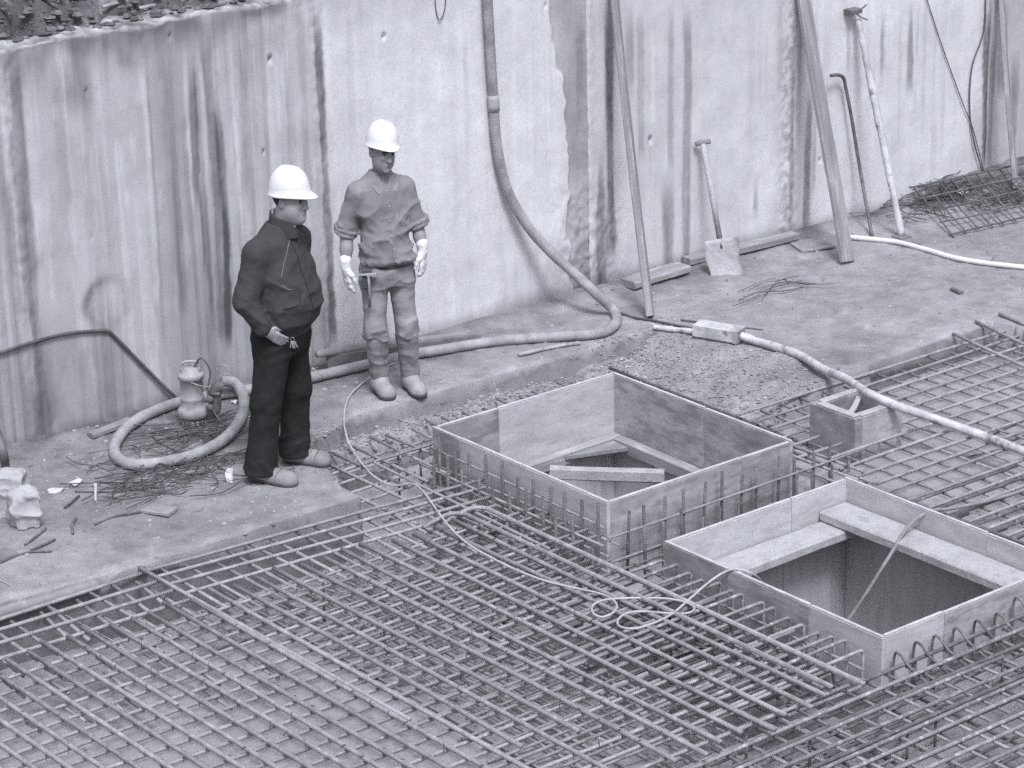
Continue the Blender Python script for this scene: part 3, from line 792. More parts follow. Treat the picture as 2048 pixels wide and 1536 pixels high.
# -- upper mat on the left: thick bars over thinner ones
upm = thing('rebar_mat', 'upper mat of thick parallel steel bars filling the bottom left, below the ledge', 'rebar mat', group='mats of steel reinforcing bars')
ZU = -.022
KU = (CAM_H - ZU) / (CAM_H + .12)
def ub(p, q, *a, **k):
    return bar(upm, (p[0] * KU, p[1] * KU, p[2]), (q[0] * KU, q[1] * KU, q[2]), *a, **k)
for k, (a, b) in enumerate(((11.985, 11.80), (11.865, 11.705), (11.725, 11.57), (11.585, 11.455))):
    ub((6.87, a + .02, ZU), (9.07 - .06 * k, b, ZU + J(.003)), .0082, 'bar', .010)
for k, (a, b) in enumerate(((11.92, 12.00), (11.86, 11.84), (11.745, 11.675), (11.585, 11.51))):
    ub((4.3, a + .03, ZU - .004), (6.90, b, ZU - .004), .0088, 'bar', .008)
UY = []
y = 11.32
while y > 8.5:
    ub((4.0, y + J(.012), ZU - .010), ((8.86 + J(.06)) if y < 10.6 else 9.04 + J(.03), y + J(.015), ZU - .010), .0078, 'bar', .010)
    UY.append(y * KU)
    y -= .146
UX = []
x = 4.55; k = 0
while x < 8.55:
    st = 11.50 + J(.03) if x < 8.05 else 11.40 + J(.03)
    if x < 6.85: en = 7.0
    elif x < 7.55: en = (9.0 + J(.02)) if k % 2 else 7.2
    else: en = 8.45 + J(.05)
    ub((x + J(.008), en, ZU + .018), (x + J(.01), st, ZU + .018), .0100, 'bar', .010, name='thick_bar', k=8)
    UX.append(x * KU)
    x += .121 if x < 6.75 else .141
    k += 1
ub((6.885, 9.6, ZU + .016), (6.872, 12.02, ZU + .016), .0095, 'bar', .008, name='thick_bar')
ub((7.02, 8.3, ZU + .006), (7.0, 11.38, ZU + .008), .008, 'bar', .012)
x = 6.98
while x < 9.0:
    ub((x + J(.012), 11.28 + J(.07), ZU - .016), (x + J(.01), 11.99 - (x - 7) * .09 + J(.03), ZU - .016), .0085, 'bar', .004)
    x += .140
x = 5.4
while x < 6.85:
    ub((x + J(.02), 11.43 + J(.06), ZU - .022), (x + J(.015) + .02, 11.97 + J(.03), ZU - .022), .009, 'bar', .004)
    if random.random() < .7:
        ub((x + .045 + J(.01), 11.20 + J(.06), ZU - .045), (x + .05 + J(.01), 11.9 + J(.05), ZU - .045), .009, 'bar', .004)
    x += .125
# short laps seen under the thick bars at the far left
for _ in range(26):
    xx, yy = random.uniform(5.5, 6.8), random.uniform(10.6, 11.4)
    ub((xx, yy - random.uniform(.1, .3), ZU - .03), (xx + J(.01), yy, ZU - .03), .008, 'bar', .003, name='lap_bar')
bentbar(upm, [(8.62 * KU, 8.36, ZU + .028), (8.62 * KU, 11.42 * KU, ZU + .035), (8.55 * KU, 11.47 * KU, ZU + .033), (8.38 * KU, 11.47 * KU, ZU)], .0110, 'bar', name='hooked_bar')
bentbar(upm, [(8.76 * KU, 8.28, ZU + .028), (8.76 * KU, 11.40 * KU, ZU + .037), (8.69 * KU, 11.45 * KU, ZU + .035), (8.52 * KU, 11.45 * KU, ZU)], .0110, 'bar', name='hooked_bar')

# twisted tying wire at the crossings
ties = []
for xx in UX:
    for yy in UY:
        if random.random() < .55 and yy > 8.0:
            a = random.choice((.8, 2.3)) + J(.2)
            c_, s_ = math.cos(a) * .016, math.sin(a) * .016
            P_ = [(xx - c_, yy - s_, ZU - .016), (xx - c_ * .6, yy - s_ * .6, ZU + .022), (xx, yy, ZU + .032), (xx + c_ * .6, yy + s_ * .6, ZU + .022), (xx + c_ * 1.3, yy + s_ * 1.3, ZU + .012 + J(.006))]
            ties.append(tubevf(P_, .0022, 4, cap=False))
V, F = merge(ties)
tw = obj('tie_wires', mesh_py('tie_wires', V, F), M['wire'], upm); tw['kind'] = 'stuff'

# -- cage round the first form
cage = thing('rebar_cage', 'cage of upright steel pins and thin bars round the farther timber form', 'rebar cage')
for k in range(11):
    yy = 12.04 - k * .142 + J(.01)
    bar(cage, (8.895 + J(.006), yy - .06, FLOOR_Z - .25), (8.895 + J(.008), yy - .06 + J(.01), .135 + J(.02)), .0078, 'bar_dark', .003, name='pin')
for k in range(10):
    yy = 11.93 - k * .142 + J(.012)
    bar(cage, (8.77 + J(.01), yy - .04, FLOOR_Z - .25), (8.77 + J(.012), yy - .04 + J(.01), .110 + J(.025)), .0075, 'bar_dark', .003, name='pin')
for zz, xx in ((.035, 8.908), (-.05, 8.910), (-.13, 8.909), (-.22, 8.910)):
    bar(cage, (xx, 10.48 + J(.05), zz + J(.006)), (xx, 12.1, zz + J(.006)), .006, 'bar', .006)
for zz, xx in ((-.01, 8.785), (-.11, 8.787)):
    bar(cage, (xx, 10.40, zz), (xx, 12.05, zz), .006, 'bar', .006)
bentbar(cage, [(8.58, 10.6, -.03), (8.58, 12.22, .0), (10.30, 12.22, .0)], .0075, 'bar', rad=.03, name='bent_bar')
for k in range(12):
    xx = 9.02 + k * .142 + J(.01)
    bar(cage, (xx, 10.475, FLOOR_Z + .01), (xx + J(.008), 10.475 + J(.008), .100 + J(.025)), .0075, 'bar_dark', .003, name='pin')
    if True:
        bar(cage, (xx + .03, 10.36, FLOOR_Z + .01), (xx + .03, 10.36 + J(.008), .03 + J(.02)), .007, 'bar_dark', .003, name='pin')
bar(cage, (8.88, 10.462, -.01), (10.85, 10.462, -.005), .006, 'bar', .005)
bar(cage, (8.80, 10.372, -.105), (10.78, 10.372, -.10), .006, 'bar', .005)
bar(cage, (8.75, 10.30, -.13), (10.70, 10.30, -.125), .006, 'bar_dark', .005)
bar(cage, (8.95, 10.462, -.16), (10.75, 10.462, -.16), .006, 'bar_dark', .005)
# strip between the form and the gravel shelf
for k in range(14):
    xx = 8.60 + k * .142 + J(.012)
    bar(cage, (xx, 12.16 + J(.02) if xx > 8.95 else 11.9, -.070), (xx + J(.01), 12.66 + J(.03), -.062 + J(.01)), .0075, 'bar', .003)
    if xx > 8.7 and xx < 10.4:
        bar(cage, (xx + .04, 12.24, FLOOR_Z + .01), (xx + .04, 12.24, .0 + J(.015)), .006, 'bar_dark', .002, name='pin')
bar(cage, (8.5, 12.36, -.085), (10.8, 12.36, -.082), .0065, 'bar', .006)
bar(cage, (8.45, 12.55, -.115), (10.2, 12.50, -.12), .0065, 'bar', .006)
# strip between the form and the gravel ramp
bar(cage, (10.80, 10.85, -.09), (10.79, 12.68, -.07), .0085, 'bar_dark', .006)
for k in range(12):
    yy = 10.93 + k * .142 + J(.01)
    bar(cage, (10.40, yy, -.105), (10.83 + J(.012), yy + J(.01), -.10), .0075, 'bar', .002)
    bar(cage, (10.66, yy + .02, FLOOR_Z + .01), (10.66, yy + .02, -.05 + J(.01)), .006, 'bar_dark', .002, name='pin')
bar(cage, (10.52, 10.7, -.12), (10.52, 12.5, -.12), .0065, 'bar', .005)
# loose bars from under the worker's shoe to the form
bar(cage, (8.47, 12.62, -.07), (8.53, 10.55, -.098), .009, 'bar', .006)
bar(cage, (8.30, 12.52, -.075), (8.36, 10.65, -.098), .009, 'bar', .006)
for k in range(6):
    yy = 12.42 - k * .155
    bar(cage, (8.22 + J(.04), yy - .02, -.088), (8.80, yy, -.088), .0075, 'bar', .003)

# -- hairpins reaching to the second form from the left
hp = thing('hairpin_bars', 'row of hooked steel bars ending against the left face of the nearer timber form', 'rebar cage')
y = 8.60
while y < 10.14:
    tip = 8.935 + J(.010)
    zt_ = -.020 + J(.010)
    m_ = 'bar_mid' if random.random() < .75 else 'bar'
    bentbar(hp, [(7.75 + J(.2), y + J(.012), zt_ - .012), (tip, y + J(.008), zt_), (tip, y + J(.008), zt_ - .2), (8.35 + J(.1), y + J(.01), zt_ - .2)], .0082, m_, rad=.028, name='hairpin')
    if random.random() < .75:
        yy = y + .05 + J(.012)
        bentbar(hp, [(8.0 + J(.15), yy, -.115), (tip - .13 + J(.03), yy, -.105), (tip - .13, yy, -.24), (8.4, yy, -.24)], .0072, 'bar_dark', rad=.03, name='hairpin')
    y += .104
for k in range(4):
    bar(hp, (8.42 + k * .14, 8.5, -.06 - .015 * (k % 2)), (8.42 + k * .14 + J(.01), 10.2, -.06), .0062, 'bar', .006)

# -- cage in front of the second form
fc = thing('rebar_cage', 'dense cage of paired ribbed bars and arched hooks before the nearer timber form', 'rebar cage')
for k, yy in enumerate((8.40, 8.30, 8.285, 8.175, 8.155, 8.03, 7.92, 7.905, 7.80, 7.70, 7.685, 7.58, 7.46, 7.445, 7.33, 7.2, 7.08)):
    s = [8.55, 6.6, 6.7, 6.5, 6.9, 6.4, 6.6, 6.5, 6.3, 6.3, 6.2, 6.0, 6.0, 6.1, 6.0, 6, 6][k]
    e = [11.2, 11.2, 9.55, 11.1, 9.5, 10.9, 9.75, 10.7, 10.8, 10.4, 10.7, 10.6, 10.5, 10.6, 10.5, 10.4, 10.3][k]
    bar(fc, (s + J(.1), yy + J(.005), -.065 + J(.004)), (e + J(.1), yy + J(.006), -.062 + J(.004)), .0088, 'bar_mid' if k % 3 else 'bar_dark', .006, name='thick_bar')
x = 6.9
while x < 10.9:
    bar(fc, (x + J(.01), 6.9, -.083), (x + J(.01), 8.43 + J(.03), -.083), .0072, 'bar', .006)
    x += .142
x = 9.02
while x < 10.9:
    z_ = -.015 + J(.02)
    arc = [(x, 8.20, z_ - .10), (x, 8.36, z_ - .045), (x + .004, 8.435, z_), (x + .004, 8.475, z_ - .03), (x + .006, 8.482, z_ - .26)]
    P = spline(arc, 6)
    V, F = tubevf(P - P[0], .0072, 7)
    obj('arched_hook', mesh_py('arched_hook', V, F, True), M['bar_dark'], fc, tuple(P[0]))
    x += .145 + J(.008)
for k in range(9):
    yy = 7.3 + k * .15
    bar(fc, (6.6, yy, -.24), (10.9, yy + J(.02), -.24), .007, 'bar_dark', .008)
x = 7.0
while x < 10.8:
    bar(fc, (x + J(.02), 7.0, -.255), (x + J(.02), 8.46, -.255), .007, 'bar_dark', .006)
    if random.random() < .7:
        yy = random.choice((8.40, 8.17, 7.91, 7.69))
        bar(fc, (x + .02, yy + .012, FLOOR_Z + .01), (x + .02, yy + .012, -.06), .006, 'bar_dark', .003, name='pin')
    x += .19
for _ in range(10):
    xx, yy = random.uniform(7.3, 8.85), random.uniform(9.0, 11.2)
    bar(upm, (xx, yy, FLOOR_Z + .01), (xx + J(.02), yy + J(.02), ZU), .006, 'bar_dark', .003, name='chair_bar')

# -- mat on the right
rm = thing('rebar_mat', 'wide open mesh of steel bars on pale floor under the plastered hose', 'rebar mat', group='mats of steel reinforcing bars')
ZR = -.042
y = 11.43
k = 0
while y > 8.1:
    s = 10.74 if y > 11.0 else 10.62 + J(.05)
    if y < 10.2: s = 10.58 + .015 * (k % 3)
    if y < 10.0: s = 10.42 + J(.02)
    if 10.60 < y < 11.0:
        bar(rm, (10.46 + J(.04), y, ZR), (10.88, y + J(.01), ZR), .0082, 'bar', .004)
        bar(rm, (11.34, y, ZR), (17.5, y + J(.03), ZR), .0082, 'bar', .010)
    else:
        bar(rm, (s, y + J(.008), ZR), (17.5, y + J(.04), ZR + J(.004)), .0082, 'bar', .010)
    y -= .146; k += 1
x = 10.45
while x < 17.0:
    if 10.90 < x < 11.34:
        bar(rm, (x, 8.0, ZR - .018), (x, 10.60, ZR - .018), .0072, 'bar', .008)
        bar(rm, (x, 11.0, ZR - .018), (x, 11.44, ZR - .018), .0072, 'bar', .003)
    else:
        bar(rm, (x + J(.01), 10.15 if x < 10.62 else 8.0, ZR - .018), (x + J(.01), (11.40 if x > 10.85 else 10.85) + J(.02), ZR - .018), .0072, 'bar', .010)
    x += .165
bar(rm, (10.62, 10.25, ZR + .02), (10.60, 10.95, ZR + .02), .008, 'bar', .006)
bar(rm, (10.52, 10.20, ZR + .012), (10.50, 10.90, ZR + .012), .008, 'bar', .006)
# bars over the right end running to the corner of the ledge
bar(rm, (13.00, 11.56, .02), (12.62, 9.6, -.02), .009, 'bar', .006)
bar(rm, (12.72, 11.50, .015), (12.40, 9.7, -.02), .009, 'bar', .006)
bar(rm, (13.22, 11.55, .02), (13.05, 9.8, -.02), .009, 'bar', .006)
# edge hooks beside the second form
for k in range(11):
    yy = 9.75 - k * .142 + J(.01)
    bentbar(rm, [(11.4 + J(.2), yy, ZR + .0), (10.43 + J(.012), yy + J(.01), ZR + .004), (10.425, yy, ZR - .09), (10.8, yy, ZR - .09)], .0072, 'bar_dark', rad=.03, name='hairpin')
bar(rm, (10.50, 8.2, ZR + .030), (10.47, 10.05, ZR + .028), .008, 'bar_dark', .006)
bar(rm, (10.57, 8.2, ZR - .03), (10.55, 9.98, ZR - .03), .008, 'bar_dark', .006)
for _ in range(9):
    a = random.uniform(11.2, 14.5); b_ = random.uniform(8.9, 11.2)
    bar(rm, (a, b_, FLOOR_Z + .12), (a + random.uniform(.3, .7), b_ + random.uniform(-.25, .25), FLOOR_Z + .12), .005, 'bar_dark', .006, name='loose_bar')

# ================================================================== PEOPLE (surface from distance fields)
def A3(*v): return np.array(v, float)
def cone(a, b, r1, r2=None):
    a, b = A3(*a), A3(*b); r2 = r1 if r2 is None else r2
    ab = b - a; L2 = max(ab @ ab, 1e-12)
    def f(P):
        t = np.clip(((P - a) @ ab) / L2, 0, 1)
        return np.linalg.norm(P - a - t[:, None] * ab, axis=1) - (r1 + (r2 - r1) * t)
    return f
def ell(c, r, Rm=None):
    c, r = A3(*c), A3(*r)
    def f(P):
        q = P - c
        if Rm is not None: q = q @ Rm
        k0 = np.linalg.norm(q / r, axis=1); k1 = np.linalg.norm(q / r ** 2, axis=1) + 1e-9
        return k0 * (k0 - 1) / k1
    return f
def loft(rows, Fd, Ld, base, pw=2.3):
    """rows of z, offset along front, half depth, half width [, offset to the left side]"""
    rows = np.array([list(r) + [0] * (5 - len(r)) for r in rows], float)
    Fd, Ld, base = A3(*Fd), A3(*Ld), A3(*base)
    def f(P):
        z = P[:, 2]
        o, a, b, s = (np.interp(z, rows[:, 0], rows[:, i]) for i in (1, 2, 3, 4))
        q = P - base
        u = q @ Fd - o; v = q @ Ld - s
        k = (np.abs(u / a) ** pw + np.abs(v / b) ** pw) ** (1 / pw)
        d = (k - 1) * np.minimum(a, b) * .92
        return np.maximum(d, np.maximum(rows[0, 0] - z, z - rows[-1, 0]))
    return f
def smin(a, b, k):
    h = np.maximum(k - np.abs(a - b), 0) / k
    return np.minimum(a, b) - h * h * k * .25
class Field:
    def __init__(s): s.p = []; s.sub = []; s.disp = None; s.clip = []
    def add(s, f, k=.02): s.p.append((f, k)); return s
    def cut(s, f, k=.01): s.sub.append((f, k)); return s
    def __call__(s, P, disp=True):
        d = s.p[0][0](P)
        for f, k in s.p[1:]: d = smin(d, f(P), k)
        for f, k in s.sub: d = -smin(-d, f(P), k)
        if disp and s.disp is not None:
            m = np.abs(d) < .06
            if m.any():
                d = d.copy(); d[m] = d[m] + s.disp(P[m])
        for f in s.clip: d = np.maximum(d, f(P))
        return d
def nets(f, lo, hi, h):
    lo, hi = A3(*lo), A3(*hi)
    nc = np.ceil((hi - lo) / (4 * h)).astype(int) + 1
    g = [np.arange(n) * 4 * h + lo[i] for i, n in enumerate(nc)]
    cp = np.stack(np.meshgrid(*g, indexing='ij'), -1).reshape(-1, 3)
    cd_ = f(cp).reshape(nc)
    nf = (nc - 1) * 4 + 1
    idx = [np.clip((np.arange(n) + 2) // 4, 0, nc[i] - 1) for i, n in enumerate(nf)]
    V = cd_[np.ix_(*idx)].copy()
    act = np.abs(V) < 9 * h
    ai = np.argwhere(act)
    V[act] = f(ai * h + lo)
    ins = V < 0
    sh = tuple(n - 1 for n in V.shape)
    cnt = np.zeros(sh, np.int8)
    for dx in (0, 1):
        for dy in (0, 1):
            for dz in (0, 1): cnt += ins[dx:dx + sh[0], dy:dy + sh[1], dz:dz + sh[2]]
    ac = (cnt > 0) & (cnt < 8)
    ci = np.argwhere(ac)
    num = -np.ones(sh, np.int64); num[ac] = np.arange(len(ci))
    pos = np.zeros((len(ci), 3)); wt = np.zeros(len(ci))
    cor = [(a, b, c) for a in (0, 1) for b in (0, 1) for c in (0, 1)]
    for A_ in cor:
        for ax in range(3):
            if A_[ax]: continue
            B_ = list(A_); B_[ax] = 1
            va = V[ci[:, 0] + A_[0], ci[:, 1] + A_[1], ci[:, 2] + A_[2]]
            vb = V[ci[:, 0] + B_[0], ci[:, 1] + B_[1], ci[:, 2] + B_[2]]
            m_ = (va < 0) != (vb < 0)
            t = np.where(m_, va / np.where(m_, va - vb, 1), 0)
            p = np.array(A_, float)[None] + np.eye(3)[ax][None] * t[:, None]
            pos += np.where(m_[:, None], p, 0); wt += m_
    pos = (ci + pos / wt[:, None]) * h + lo
    faces = []
    for ax in range(3):
        u, v = (ax + 1) % 3, (ax + 2) % 3
        sl0 = [slice(None)] * 3; sl1 = [slice(None)] * 3
        sl0[ax] = slice(0, -1); sl1[ax] = slice(1, None)
        ch = ins[tuple(sl0)] != ins[tuple(sl1)]
        e = np.argwhere(ch)
        ok = (e[:, u] > 0) & (e[:, v] > 0) & (e[:, u] < sh[u]) & (e[:, v] < sh[v])
        e = e[ok]
        a_in = ins[tuple(e.T)]
        q = []
        for du, dv in ((-1, -1), (0, -1), (0, 0), (-1, 0)):
            c = e.copy(); c[:, u] += du; c[:, v] += dv
            q.append(num[tuple(c.T)])
        q = np.stack(q, -1)
        q = np.where(a_in[:, None], q, q[:, ::-1])
        faces.append(q[(q >= 0).all(1)])
    return pos, np.vstack(faces)
def fobj(name, f, lo, hi, h, mat, parent, relax=1):
    V, F = nets(f, lo, hi, h)
    for _ in range(relax):
        acc = np.zeros_like(V); c = np.zeros(len(V))
        for a, b in ((0, 1), (1, 2), (2, 3), (3, 0)):
            np.add.at(acc, F[:, a], V[F[:, b]]); np.add.at(acc, F[:, b], V[F[:, a]])
            np.add.at(c, F[:, a], 1); np.add.at(c, F[:, b], 1)
        V = V * .5 + .5 * acc / c[:, None]
    return obj(name, mesh_np(name, V, F, True), mat, parent)
def ridged(P, fr, seed=0.0):
    w_ = (vn3(P * 3.0 + seed + 5)[:, None] - .5) * np.array([1.3, 1.3, .9])
    n = vn3(P * np.array(fr) + seed + w_)
    n2 = vn3(P * np.array(fr) * 2.1 + seed + 11 + w_)
    return ((1 - np.abs(2 * n - 1)) ** 2 * .75 + (1 - np.abs(2 * n2 - 1)) ** 2 * .25 - .35) * 1.6
def onto(f, pts, dirs, out=.003):
    """march points along dirs until they touch the surface, then back off"""
    P = np.array(pts, float); D = np.array(dirs, float)
    if D.ndim == 1: D = np.tile(D, (len(P), 1))
    D = D / np.linalg.norm(D, axis=1)[:, None]
    for _ in range(60): P = P + D * (np.clip(f(P), -.02, .05) * .7)[:, None]
    return P - D * out
def rotz(a): c, s = math.cos(a), math.sin(a); return np.array([[c, -s, 0], [s, c, 0], [0, 0, 1]])
def roty(a): c, s = math.cos(a), math.sin(a); return np.array([[c, 0, s], [0, 1, 0], [-s, 0, c]])
def rotx(a): c, s = math.cos(a), math.sin(a); return np.array([[1, 0, 0], [0, c, -s], [0, s, c]])
def hand(fld, wrist, d, side, pn, curl=.5, sc=1.0, r=.0095, spread=.1, k=.008, thumb_out=.7):
    """palm and five fingers; d = direction of fingers, side = towards the thumb, pn = palm normal (curl direction)"""
    d, side, pn = (A3(*v) / np.linalg.norm(v) for v in (d, side, pn))
    wrist = A3(*wrist)
    fld.add(cone(wrist, wrist + d * .03 * sc, .024 * sc, .024 * sc), .02)
    tips = []
    for i, (o, L) in enumerate(((.030, .072), (.010, .080), (-.010, .074), (-.029, .058))):
        base = wrist + d * .088 * sc + side * o * sc
        fld.add(cone(wrist + d * .02 * sc + side * o * .55 * sc, base, .0145 * sc, .0125 * sc), .014)
        p = base; ang = .25 * curl
        dd = d + side * o * spread * 10 * .35
        dd /= np.linalg.norm(dd)
        for q in range(3):
            ln = L * sc * (.45, .31, .24)[q]
            v = dd * math.cos(ang) + pn * math.sin(ang)
            p2 = p + v * ln
            rr = r * sc * (1, .92, .82)[q]
            fld.add(cone(p, p2, rr, rr * .93), k if q else .009)
            p = p2; ang += curl * (.7, .6, .5)[q]
        tips.append(p)
    b = wrist + d * .025 * sc + side * .024 * sc
    p1 = b + (d * .6 + side * thumb_out + pn * .25) * .038 * sc
    p2 = p1 + (d * .85 + side * .25 + pn * .35) * .032 * sc
    p3 = p2 + (d * .9 + side * .05 + pn * .35) * .024 * sc
    fld.add(cone(b, p1, .015 * sc, .0125 * sc), .014); fld.add(cone(p1, p2, .0115 * sc, .0105 * sc), .006); fld.add(cone(p2, p3, .0105 * sc, .009 * sc), .006)
    return tips

def head_into(fld, c, Rm, fat=0.0):
    """Rm columns: forward, left, up"""
    Rm = np.array(Rm)
    def T(v): return A3(*c) + Rm @ A3(*v)
    E = lambda v, r, k=.02: fld.add(ell(T(v), r, Rm), k)
    E((0, 0, .03), (.099, .077, .104))
    E((.022, 0, -.045), (.076, .063 + fat * .4, .086), .03)
    E((.036, 0, -.085), (.057 + fat * .2, .050 + fat * .5, .040), .02)
    for s in (-1, 1):
        E((.030, s * .042, -.055), (.045 + fat * .2, .026 + fat * .5, .05), .02)
        E((.070, s * .034, -.022), (.024, .020, .018), .012)
        E((-.006, s * (.077 + fat * .1), -.012), (.022, .009, .032), .006)
        fld.cut(ell(T((.100, s * .031, .002)), (.016, .017, .011), Rm), .012)
    fld.add(cone(T((.084, -.04, .022)), T((.084, .04, .022)), .013, .013), .012)
    fld.add(cone(T((.090, 0, .006)), T((.112, 0, -.034)), .010, .0125), .009)
    E((.100, .011, -.037), (.012, .009, .009), .006); E((.100, -.011, -.037), (.012, .009, .009), .006)
    E((.088, 0, -.063), (.016, .024, .0065), .006); E((.086, 0, -.074), (.015, .021, .0075), .006)
    E((.079, 0, -.104), (.020, .021, .017), .014)
    if fat: E((.045, 0, -.112), (.045, .045, .028), .03)
    return T
def face_parts(T, Rm, parent, fat, hairmat, beard=False):
    for s in (-1, 1):
        V, F = lathevf([(.0005, -.009), (.006, -.006), (.0088, 0), (.006, .006), (.0005, .009)], 10)
        V = [T((.0855 + v[2] * .9, s * .031 + v[0] * 1.15, .001 + v[1] * .55)) for v in V]
        obj('eye', mesh_py('eye', V, F, True), M['eye'], parent)
        P = [T((.098, s * .014, .016)), T((.099, s * .032, .0215)), T((.088, s * .052, .015))]
        V, F = tubevf(spline(P, 5), .0042, 6)
        obj('eyebrow', mesh_py('eyebrow', V, F, True), hairmat, parent)
    P = [T((.090, -.021, -.070)), T((.1015, 0, -.0685)), T((.090, .021, -.070))]
    V, F = tubevf(spline(P, 6), .0026, 6)
    obj('mouth', mesh_py('mouth', V, F, True), M['lip'], parent)
    h = Field().add(ell(T((-.004, 0, .032)), (.105, .083, .109), Rm))
    nF, nU = np.array(Rm)[:, 0], np.array(Rm)[:, 2]
    o = T((0, 0, 0))
    h.clip = [lambda P: np.minimum((P - o) @ nF - .012 - .0 * ((P - o) @ nU), -((P - o) @ nU) + .045),
              lambda P: -((P - o) @ nU) - .052 + .35 * ((P - o) @ nF) * -1 * 0,
              lambda P: .0 - (ell(T((0, 0, .03)), (.095, .073, .1), Rm)(P))]
    h.disp = lambda P: (vn3(P * 160) - .5) * .006
    fobj('hair', h, o - .17, o + .17, .005, hairmat, parent)
def helmet(c, Rm, parent, name='helmet', a=.152, b=.121, H=.150, peak=.052, mat=None):
    Rm = np.array(Rm); c = A3(*c)
    k = 40
    V, F, rings = [], [], []
    def ring(fn):
        rings.append(len(V))
        for j in range(k):
            t = j * 2 * math.pi / k
            V.append(c + Rm @ A3(*fn(t)))
    def rim(t, ext, pk, dz):
        fr = max(0, math.cos(t)) ** 3
        rx, ry = a + ext + pk * fr, b + ext
        return (rx * math.cos(t), ry * math.sin(t), dz - .020 * fr * (1 if pk else 0) - .006 * (1 - fr) * (1 if pk else 0))
    ns = 9
    for i in range(1, ns + 1):
        ph = i / ns * math.pi / 2
        s_, c_ = math.sin(ph) ** .86, math.cos(ph) ** .92
        def fn(t, s_=s_, c_=c_, i=i):
            rd = .006 * math.exp(-((math.sin(t) * s_ * b) / .022) ** 2) * c_ + .003 * math.exp(-((abs(math.sin(t) * s_ * b) - .045) / .01) ** 2) * c_
            return (a * s_ * math.cos(t), b * s_ * math.sin(t), H * c_ + rd)
        ring(fn)
    ring(lambda t: rim(t, .004, .010, .0))
    ring(lambda t: rim(t, .008, peak, -.008))
    ring(lambda t: rim(t, .008, peak, -.013))
    ring(lambda t: rim(t, -.006, .0, -.004))
    ring(lambda t: (a * .9 * math.cos(t), b * .9 * math.sin(t), .02))
    V.append(c + Rm @ A3(0, 0, H + .006)); top = len(V) - 1
    for j in range(k): F.append((rings[0] + j, rings[0] + (j + 1) % k, top))
    for r0, r1 in zip(rings[:-1], rings[1:]):
        for j in range(k): F.append((r1 + j, r1 + (j + 1) % k, r0 + (j + 1) % k, r0 + j))
    V.append(c + Rm @ A3(0, 0, .05)); mid = len(V) - 1
    for j in range(k): F.append((rings[-1] + (j + 1) % k, rings[-1] + j, mid))
    o = obj(name, mesh_py(name, V, F, True), mat or M['helmet'], parent)
    return o
def shoe_field(heel, toe, w=.043, hgt=.075):
    heel, toe = A3(*heel), A3(*toe)
    d = toe - heel; L = np.linalg.norm(d); d = d / L
    n = A3(-d[1], d[0], 0)
    f = Field()
    f.add(cone(heel + d * .035 + A3(0, 0, .040), heel + d * (L - .045) + A3(0, 0, .030), w * .80, w * .98))
    f.add(cone(heel + d * .04 + A3(0, 0, .055), heel + d * .10 + A3(0, 0, .070), w * .86, w * .62), .03)
    f.add(cone(heel + d * .10 + A3(0, 0, .062), heel + d * (L - .06) + A3(0, 0, .035), w * .7, w * .85), .03)
    return f

YAWR = -CAM_YAW
def person(name, label, px, py, z):
    p = G(px, py, z)
    return thing(name, label, 'person', (p[0], p[1], z), YAWR)

# ------------------------------------------------------------------ the worker in the dark jacket
fp = G(540, 965, 0.0)
pm = thing('person', 'stout man in white helmet, dark jacket and black jeans, hand at his pocket', 'person', (fp[0], fp[1], gz(fp[0], fp[1]) + .004), YAWR)
pm.rotation_euler = (0, R_(1.8), YAWR); pm.scale = (1, 1, 1.02)
fa = R_(66)
Fd = A3(math.sin(fa), -math.cos(fa), 0); Ld = A3(math.cos(fa), math.sin(fa), 0)
BASE = A3(.07, .17, 0)
rows = [(.845, .0, .150, .182), (.875, .002, .160, .190), (.93, .018, .186, .208), (1.02, .032, .195, .215), (1.12, .022, .178, .212), (1.22, .006, .158, .208),
        (1.31, -.006, .140, .198), (1.37, -.010, .120, .178), (1.42, -.008, .095, .135), (1.46, .006, .075, .085), (1.475, .012, .068, .075)]
RS, RE, RW = A3(-.040, .012, 1.335), A3(-.100, -.035, 1.075), A3(-.010, -.060, .925)
LS, LE, LW = A3(.160, .330, 1.335), A3(.120, .420, 1.07), A3(.120, .400, .88)
def hd_axes(yaw, pitch, roll=0.0):
    # yaw from the local x axis (to the right) towards the camera (-y); pitch down
    return rotz(-yaw) @ roty(pitch) @ rotx(roll)
HA = hd_axes(R_(26), R_(4))
HC = A3(.135, .150, 1.612)
body = Field()
THm = head_into(body, HC, HA, fat=.02)
body.add(cone(A3(.085, .165, 1.40), A3(.115, .155, 1.53), .068, .062), .03)
body.add(loft([(z, o, max(a - .025, .03), max(b - .025, .03)) for z, o, a, b in rows[:-2]], Fd, Ld, BASE), .03)
body.add(cone(RS, RE, .05, .045), .03).add(cone(RE, RW, .042, .030), .02)
body.add(cone(LS, LE, .05, .045), .03).add(cone(LE, LW, .042, .030), .02)
RH, RK, RA = A3(.030, .095, .83), A3(-.012, .025, .47), A3(-.052, .012, .075)
LH, LK, LA = A3(.110, .255, .83), A3(.135, .285, .47), A3(.120, .300, .075)
for a, b, c in ((RH, RK, RA), (LH, LK, LA)):
    body.add(cone(a, b, .075, .05), .03).add(cone(b, c, .05, .035), .02)
    body.add(cone(c, c + Fd * .1 - A3(0, 0, .03), .03, .022), .02)
hand(body, RW + A3(.006, .0, -.008), (.80, .16, -.55), (.45, -.25, .85), (.10, .92, -.15), curl=.45, sc=.90, spread=.30)
hand(body, LW, (.15, -.1, -.95), (.6, .3, .5), (-.4, -.6, -.2), curl=.5)
fobj('body', body, (-.30, -.20, -.02), (.42, .52, 1.76), .0058, M['skin'], pm)
face_parts(THm, HA, pm, .02, M['hair'])
